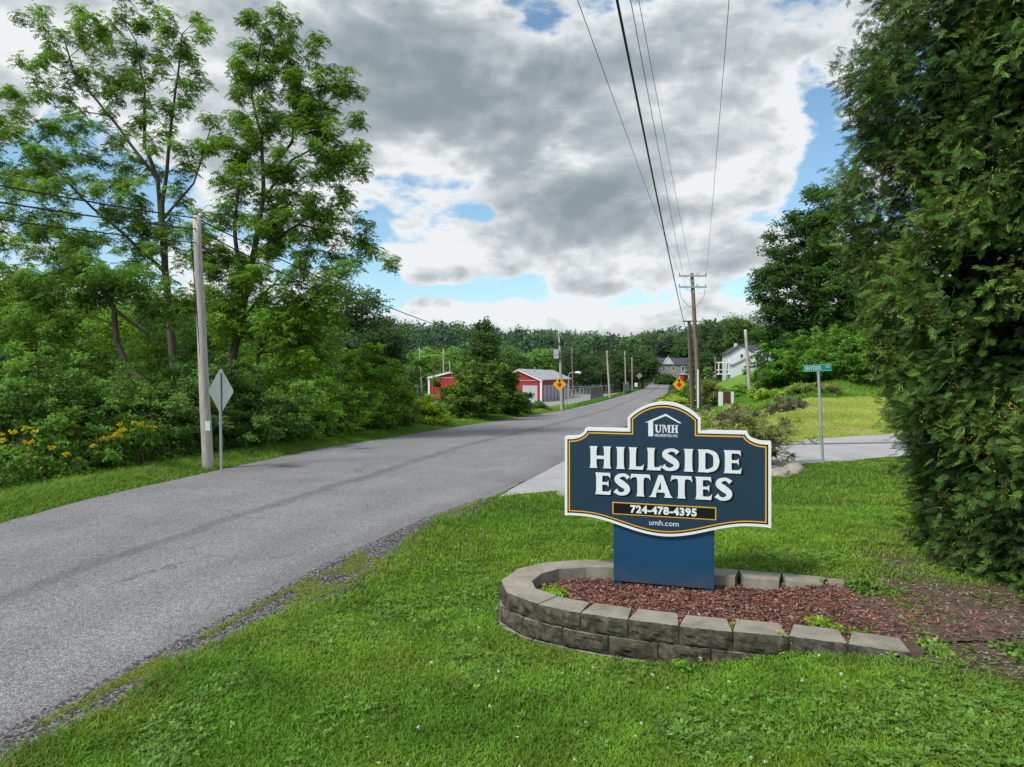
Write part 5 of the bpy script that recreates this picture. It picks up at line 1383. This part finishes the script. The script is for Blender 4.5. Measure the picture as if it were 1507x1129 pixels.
# conifer at the right
def conifer():
    cx_, cy_ = 6.0, 6.8; g = float(gz(cx_, cy_))
    r = empty('arborvitae_tree', (cx_, cy_, g), label='huge dense conifer with scale-like sprays and yellow tips filling the right side', cat='conifer')
    zt = np.array([.25,.6,1.17,2.2,3.0,3.86,4.95,6.25,8,10,11.5]); rt2 = np.array([1.50,1.58,1.56,1.76,2.04,2.24,2.40,2.02,1.45,.8,.05])
    def rad_(z, a): return np.interp(z, zt, rt2)*(1+.13*(fbm(a*1.6+5, z*.9, 1.0, 7, 3)-.5)*2+.17*(vnoise(a*3.4+5, z*1.9, 1.0, 9)-.5))
    n = 6200; z = .3+10.5*rng.random(n)**1.15; a = rng.random(n)*2*np.pi
    face = np.cos(a-math.atan2(-cy_, -cx_)); keep = (rng.random(n) < np.where(face > -.25, 1, .30)) & (z < 11.2); z, a = z[keep], a[keep]; n = len(z)
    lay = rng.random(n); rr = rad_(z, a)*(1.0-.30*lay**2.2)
    A = np.stack([rr*np.cos(a), rr*np.sin(a), z-g+.0], 1)
    hole = fbm(a*2.6+3, z*1.35, 1.0, 77, 3); k = hole > .31; A, lay, a, z, rr = A[k], lay[k], a[k], z[k], rr[k]; n = len(A)
    per = rng.poisson(21, n); own = np.repeat(np.arange(n), per); m = len(own)
    off = rng.normal(size=(m, 3))*np.array([.11,.11,.12]); pos = A[own]+off
    outw = np.stack([np.cos(a), np.sin(a), 0*a], 1)[own]
    dirs = outw*.8+rng.normal(size=(m, 3))*.5+np.array([0,0,-.25]); ups = np.cross(dirs, rng.normal(size=(m, 3)))*.6+outw*.5+np.array([0,0,.6])
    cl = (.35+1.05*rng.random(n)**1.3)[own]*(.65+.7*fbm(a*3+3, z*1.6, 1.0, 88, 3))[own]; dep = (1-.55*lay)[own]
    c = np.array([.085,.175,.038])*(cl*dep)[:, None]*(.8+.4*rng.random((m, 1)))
    br = (rng.random(n) < .30)[own] & (lay[own] < .5); c[br] = np.array([.150,.27,.045])*(.6+.6*rng.random((br.sum(), 1)))
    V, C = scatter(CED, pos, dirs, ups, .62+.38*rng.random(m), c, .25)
    brn = rng.random(len(V)//4) < .03; C.reshape(-1, 4, 3)[brn] = np.array([.15,.10,.05])
    # yellow seed cones at some tips
    kk = np.where((rng.random(n) < .24) & (lay < .45))[0]; own2 = np.repeat(kk, 26); m2 = len(own2)
    p2_ = A[own2]+np.stack([np.cos(a), np.sin(a), 0*a], 1)[own2]*.09+rng.normal(size=(m2, 3))*.075
    V2, C2 = scatter([tpl_cluster(4, .006, .020, .012, 3)], p2_, rng.normal(size=(m2, 3)), np.tile([0,0,1.], (m2, 1)), .8+.4*rng.random(m2), np.tile([.34,.30,.07], (m2, 1)), .3)
    # dark leaves added inside the crown to block light coming through
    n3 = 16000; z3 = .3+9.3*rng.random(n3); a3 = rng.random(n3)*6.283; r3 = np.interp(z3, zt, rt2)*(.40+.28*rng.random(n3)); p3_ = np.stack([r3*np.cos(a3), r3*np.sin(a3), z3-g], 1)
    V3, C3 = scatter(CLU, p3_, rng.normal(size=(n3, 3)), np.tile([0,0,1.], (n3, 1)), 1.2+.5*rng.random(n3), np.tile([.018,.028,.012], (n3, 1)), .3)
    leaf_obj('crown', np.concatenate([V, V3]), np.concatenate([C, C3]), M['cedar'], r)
    leaf_obj('seed_cones', V2, C2, M['cedar'], r)
    tips = A[rng.choice(n, 260, replace=False)]*np.array([.93,.93,1])
    nodes, par, rad = grow([([(0,0,-.2),(0,0,10.5)], .20,.03)], tips, .35, rise=-.05, rtip=.006, wig=.5)
    link('trunk', limbs_mesh('trunk', nodes, par, rad, 5), M['twig'], r)
conifer()

# mid-distance trees
G_M = 'trees in the valley and around the houses'
mids = [
 ('bright green tree left of the pale poles', 150, [(605,540,18,22),(612,560,22,14)], (608,590), (.075,.16,.03)),
 ('dark tree beside the left red building', 125, [(598,565,12,20),(606,580,14,12)], (600,600), (.026,.06,.018)),
 ('bright yellow green tree behind the left red building', 150, [(632,530,18,15),(640,550,22,16)], (636,585), (.10,.19,.035)),
 ('bright green tree behind the left red gable', 155, [(668,530,18,16),(660,550,22,16)], (664,585), (.085,.175,.035)),
 ('pale green tree behind the narrow dark tree', 150, [(690,540,16,18),(685,560,18,14)], (690,585), (.09,.18,.035)),
 ('green tree behind the roof of the storage building, left one', 150, [(745,530,20,20),(740,555,22,15)], (745,585), (.05,.11,.028)),
 ('light green tree above the storage roof', 160, [(778,535,18,16),(790,530,14,14)], (780,585), (.08,.17,.04)),
 ('dark green tree above the middle of the storage roof', 150, [(765,540,13,16)], (766,585), (.035,.085,.022)),
 ('light green tree left of the pole with the box', 160, [(805,535,14,20),(800,550,16,14)], (805,585), (.075,.16,.035)),
 ('dark round tree right of the pole with the box', 135, [(840,535,18,22),(852,550,20,20),(832,555,14,18)], (845,585), (.020,.052,.016)),
 ('dark tree behind the lamp with the curved arm', 140, [(868,545,16,20),(862,560,16,12)], (866,580), (.024,.058,.018)),
 ('brownish green tree behind the left-facing lamp', 145, [(882,548,13,18),(888,560,13,12)], (884,578), (.055,.085,.03)),
 ('dark tree behind the pole at the slatted fence', 155, [(902,540,16,20),(912,552,14,16)], (904,578), (.024,.06,.018)),
 ('dark purple tinged tree behind the slatted fence', 160, [(915,550,16,12)], (915,572), (.045,.05,.03)),
 ('dark spreading tree directly left of the stone house', 165, [(945,538,20,18),(935,550,16,16),(958,545,12,14)], (946,572), (.022,.055,.014)),
 ('green tree high behind the stone house, left side', 255, [(958,505,14,12),(950,518,18,12)], (956,560), (.04,.085,.025)),
 ('green tree high behind the ridge of the stone house', 250, [(982,505,13,12),(985,520,20,10)], (984,560), (.05,.105,.028)),
 ('dark tree behind the right end of the stone house', 240, [(1008,512,16,14),(1020,530,18,16)], (1012,562), (.035,.08,.022)),
 ('airy dark tree with thin top right of the tall brown pole', 150, [(1040,487,9,13),(1052,498,12,14),(1040,510,14,14)], (1046,560), (.030,.06,.028)),
 ('dark pine-like tree between the poles and the white house', 130, [(1060,492,9,16),(1058,515,15,16),(1068,535,14,14)], (1060,560), (.024,.052,.022)),
 ('open leafy tree with gaps above the white house', 125, [(1083,480,15,13),(1098,490,16,14),(1078,500,12,12),(1095,510,14,10)], (1088,560), (.045,.09,.022)),
 ('dark low tree left of the porch of the white house', 118, [(1040,540,18,18),(1056,545,16,14)], (1045,565), (.022,.05,.014)),
 ('small round shrub in front of the stone house', 195, [(978,560,8,4)], (978,568), (.035,.07,.02)),
]
for lb, d, el, bs, c in mids:
    n = int(38*len(el)+20)
    bgt(lb, d, el, bs, tuple(v*1.25+.008 for v in c), n, 20, rc=.013*d, size=max(1.6, d*.0175), name='leafy_tree', group=G_M, tr=.05)

# wooded hill: one mass
def forest():
    Vs, Cs = [], []
    n = 3400; u = -1.9+2.7*rng.random(n)**.8; y = 115+390*rng.random(n)**.9
    keep = ((u < .32) | (y > 300)) & ((y > 175) | (u*y < -62)); u, y = u[keep], y[keep]; x = u*y; z = gz(x, y)
    keep = ~((np.abs(x-(xl(y)+xr(y))/2) < 9) & (y < 235)) & ~((np.abs(u-.235) < .05) & (y < 238)); u, y, x, z = u[keep], y[keep], x[keep], z[keep]
    n = len(x); h = 8+7*rng.random(n); w = h*(.27+.14*rng.random(n))
    per = np.where(y < 260, 34, 24); own = np.repeat(np.arange(n), per); m = len(own)
    v = rng.normal(size=(m, 3)); v /= np.linalg.norm(v, axis=1, keepdims=True); v[:, 2] = np.abs(v[:, 2])*1.0-.15; v[:, 1] = -np.abs(v[:, 1])*.9+.25
    con = (rng.random(n) < .18)
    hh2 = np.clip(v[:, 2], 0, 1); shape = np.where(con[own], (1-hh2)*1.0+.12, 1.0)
    pos = np.stack([x[own]+v[:, 0]*w[own]*shape, y[own]+v[:, 1]*w[own]*shape, z[own]+h[own]*(.45+.55*v[:, 2])], 1)+rng.normal(size=(m, 3))*.5
    T = [tpl_cluster(9, 1.0, .85, .62, s) for s in range(4)]
    base = np.array([[.055,.105,.038],[.042,.085,.036],[.032,.066,.034],[.070,.125,.042],[.028,.058,.036]])[rng.choice(5, n, p=[.28,.27,.2,.12,.13])]
    base[con] = [.024,.05,.032]
    hz = np.clip((y-170)/330, 0, 1)[:, None]; base = base*1.75; base = base*(1-.40*hz)+np.array([.13,.175,.175])*(.12+.55*hz)  # aerial haze painted into the leaf colour, paler and bluer with distance
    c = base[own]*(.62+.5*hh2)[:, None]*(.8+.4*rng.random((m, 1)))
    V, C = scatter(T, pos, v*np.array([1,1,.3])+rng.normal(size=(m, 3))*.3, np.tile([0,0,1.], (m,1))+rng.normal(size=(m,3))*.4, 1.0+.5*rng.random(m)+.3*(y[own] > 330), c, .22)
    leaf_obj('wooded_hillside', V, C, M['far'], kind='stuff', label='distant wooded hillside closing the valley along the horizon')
forest()

# ================================================================== LIGHT, SKY, CAMERA
SUN_EL, SUN_AZ = R(50), R(-128)      # azimuth measured clockwise from +Y: sun behind-left of the camera
sun = bpy.data.lights.new('sun', 'SUN'); sun.energy = 3.8; sun.angle = R(11); sun.color = (1, .955, .88)
so = bpy.data.objects.new('sun', sun); COL.objects.link(so)
sd = (math.sin(SUN_AZ)*math.cos(SUN_EL), math.cos(SUN_AZ)*math.cos(SUN_EL), math.sin(SUN_EL))
import mathutils
so.rotation_euler = mathutils.Vector(sd).to_track_quat('Z', 'Y').to_euler()

wd = bpy.data.worlds.new('World'); SC.world = wd; wd.use_nodes = True; nt = wd.node_tree; nt.nodes.clear()
out = nt.nodes.new('ShaderNodeOutputWorld'); bg = nt.nodes.new('ShaderNodeBackground'); bg.inputs[1].default_value = .1
sky = nt.nodes.new('ShaderNodeTexSky'); sky.sky_type = 'NISHITA'; sky.sun_disc = False; sky.sun_elevation = SUN_EL; sky.sun_rotation = SUN_AZ; sky.air_density = 1.0; sky.dust_density = .6; sky.ozone_density = 1.6
tc = nt.nodes.new('ShaderNodeTexCoord'); D_ = tc.outputs['Generated']
def vm(op, a, b=None, s=None):
    n = nt.nodes.new('ShaderNodeVectorMath'); n.operation = op
    for i, v in enumerate((a, b)):
        if v is None: continue
        if isinstance(v, tuple): n.inputs[i].default_value = v
        else: nt.links.new(v, n.inputs[i])
    if s is not None: n.inputs['Scale'].default_value = s
    return n.outputs['Value'] if op in ('DOT_PRODUCT', 'LENGTH', 'DISTANCE') else n.outputs[0]
def mm(op, a, b=0.0, c=0.0, clamp=False):
    n = nt.nodes.new('ShaderNodeMath'); n.operation = op; n.use_clamp = clamp
    for i, v in enumerate((a, b, c)):
        if isinstance(v, (int, float)): n.inputs[i].default_value = v
        else: nt.links.new(v, n.inputs[i])
    return n.outputs[0]
sp = nt.nodes.new('ShaderNodeSeparateXYZ'); nt.links.new(D_, sp.inputs[0])
zc = mm('MAXIMUM', sp.outputs[2], 0.0); zz_ = mm('ADD', zc, .16)
cb = nt.nodes.new('ShaderNodeCombineXYZ')
nt.links.new(mm('DIVIDE', sp.outputs[0], zz_), cb.inputs[0]); nt.links.new(mm('DIVIDE', sp.outputs[1], zz_), cb.inputs[1]); nt.links.new(mm('MULTIPLY', zc, 1.2), cb.inputs[2])
pl_ = cb.outputs[0]
def wn(scale, detail, rough, off, dist=0, vec=None):
    mp = nt.nodes.new('ShaderNodeMapping'); mp.inputs['Location'].default_value = off; nt.links.new(vec or pl_, mp.inputs[0])
    return noise(nt, scale, detail, rough, mp.outputs[0], dist)
def ddir(px, py):
    v = np.array([(px-CX)/F, 1, (HY-py)/F]); v /= np.linalg.norm(v); return tuple(v)
def sm(x, a, b):
    n = nt.nodes.new('ShaderNodeMapRange'); n.interpolation_type = 'SMOOTHSTEP'; n.inputs[1].default_value = a; n.inputs[2].default_value = b; nt.links.new(x, n.inputs[0]); return n.outputs[0]
def blobs(lst):
    tot = None
    for (px, py, rx, ry, amp) in lst:
        c = ddir(px, py); ex = (ddir(px+10, py)[0]-c[0], ddir(px+10, py)[1]-c[1], 0); l = math.hypot(ex[0], ex[1]); ex = (ex[0]/l, ex[1]/l, 0)
        ez = tuple(np.cross(np.array(ex), np.array(c)))
        dd = vm('SUBTRACT', D_, c)
        a = mm('DIVIDE', vm('DOT_PRODUCT', dd, ex), rx/F); b_ = mm('DIVIDE', vm('DOT_PRODUCT', dd, ez), ry/F)
        r2 = mm('ADD', mm('MULTIPLY', a, a), mm('MULTIPLY', b_, b_))
        g_ = mm('MULTIPLY', mm('EXPONENT', mm('MULTIPLY', r2, -1.0)), amp)
        tot = g_ if tot is None else mm('ADD', tot, g_)
    return tot
# cloud cover: two scales of billows, steered by broad masses and gaps fixed in the sky
n1 = wn(1.15, 6, .58, (3.1, 1.7, 0), .25)
def billow(off):
    mp = nt.nodes.new('ShaderNodeMapping'); mp.inputs['Location'].default_value = off; mp.inputs['Scale'].default_value = (1, 1, 1.7); nt.links.new(D_, mp.inputs[0])
    a = noise(nt, 4.2, 8, .56, mp.outputs[0], .15)
    nz = nt.nodes.new('ShaderNodeTexNoise'); nz.inputs['Scale'].default_value = 5; nz.inputs['Detail'].default_value = 5; nt.links.new(mp.outputs[0], nz.inputs['Vector'])
    wv = vm('ADD', mp.outputs[0], vm('SCALE', vm('SUBTRACT', nz.outputs['Color'], (.5, .5, .5)), None, .16))
    vo = nt.nodes.new('ShaderNodeTexVoronoi'); vo.feature = 'F1'; vo.inputs['Scale'].default_value = 9; vo.inputs['Detail'].default_value = 2.0; vo.inputs['Roughness'].default_value = .55; vo.normalize = True
    nt.links.new(wv, vo.inputs['Vector'])
    return mm('ADD', mm('MULTIPLY', a, .72), mm('MULTIPLY', mm('SUBTRACT', .86, vo.outputs['Distance']), .25))
cum = billow((0, 0, 0)); cum2 = billow((.006, .0, -.034))
gaps = blobs([(1212,250,38,85,-.34),(1085,425,75,30,-.26),(706,316,26,13,-.26),(560,425,44,50,-.34),(650,430,95,12,-.30),(985,385,30,12,-.16),(548,335,30,36,-.20),(40,290,50,50,-.2),
              (700,110,330,150,.26),(1000,230,120,120,.20),(785,490,420,34,.26),(630,375,70,32,.16),(840,420,120,38,.16),(1130,255,35,55,.16),(1150,70,150,80,.22),(300,90,230,110,.22),(1045,445,34,14,.16)])
cov = mm('ADD', mm('ADD', mm('MULTIPLY', n1, .30), mm('SUBTRACT', mm('MULTIPLY', cum, 2.0), .455)), gaps)
mask = sm(cov, .59, .70)
relief = mm('MULTIPLY', mm('SUBTRACT', cum, cum2), 2.8)
dark = blobs([(620,125,260,75,.54),(560,40,260,60,.24),(890,70,130,55,.20),(810,300,150,42,.56),(920,335,80,40,.34),(1140,50,150,60,.34),(730,405,70,12,.14),(880,430,70,16,.22),(1085,335,60,36,.34),
              (650,262,80,38,-.26),(1090,235,80,65,-.34),(640,372,80,26,-.30),(790,465,200,22,-.30),(960,165,70,45,-.24),(850,382,120,16,-.2),(250,100,180,100,-.12)])
shade = mm('ADD', mm('MULTIPLY', sm(cov, .64, 1.05), .40), dark)
shade = mm('ADD', shade, relief)
shade = mm('ADD', shade, mm('MULTIPLY', mm('SUBTRACT', cum, .53), 1.0), 0, True)
ccol = ramp(nt, shade, [(0, (8.7,9.0,9.2)), (.14, (7.3,7.65,7.9)), (.36, (5.3,5.8,6.1)), (.62, (3.9,4.5,4.85)), (1.0, (2.75,3.35,3.65))])
blue = mixc(nt, 1.0, sky.outputs[0], (1.55, 1.80, 1.72), 'MULTIPLY')
hazef = mm('MULTIPLY', sm(mm('MULTIPLY', zc, -1.0), -.16, .0), .55)
blue = mixc(nt, hazef, blue, (5.6, 6.6, 7.4))
c_ = mixc(nt, mask, blue, ccol)
nt.links.new(c_, bg.inputs[0]); nt.links.new(bg.outputs[0], out.inputs[0])
wd.cycles.sampling_method = 'MANUAL'; wd.cycles.sample_map_resolution = 512

cam = bpy.data.cameras.new('camera'); co_ = bpy.data.objects.new('camera', cam); COL.objects.link(co_)
co_.location = (0, 0, CAMZ); co_.rotation_euler = (R(90), 0, 0)
cam.sensor_width = 36; cam.lens = 36*F/1507; cam.shift_y = -(564.5-HY)/1507; cam.clip_end = 6000; cam.clip_start = .05
SC.camera = co_
SC.view_settings.view_transform = 'Standard'; SC.view_settings.look = 'None'; SC.view_settings.exposure = 0
SC.cycles.use_denoising = True
SC.cycles.max_bounces = 4; SC.cycles.diffuse_bounces = 2; SC.cycles.transmission_bounces = 4; SC.cycles.transparent_max_bounces = 8
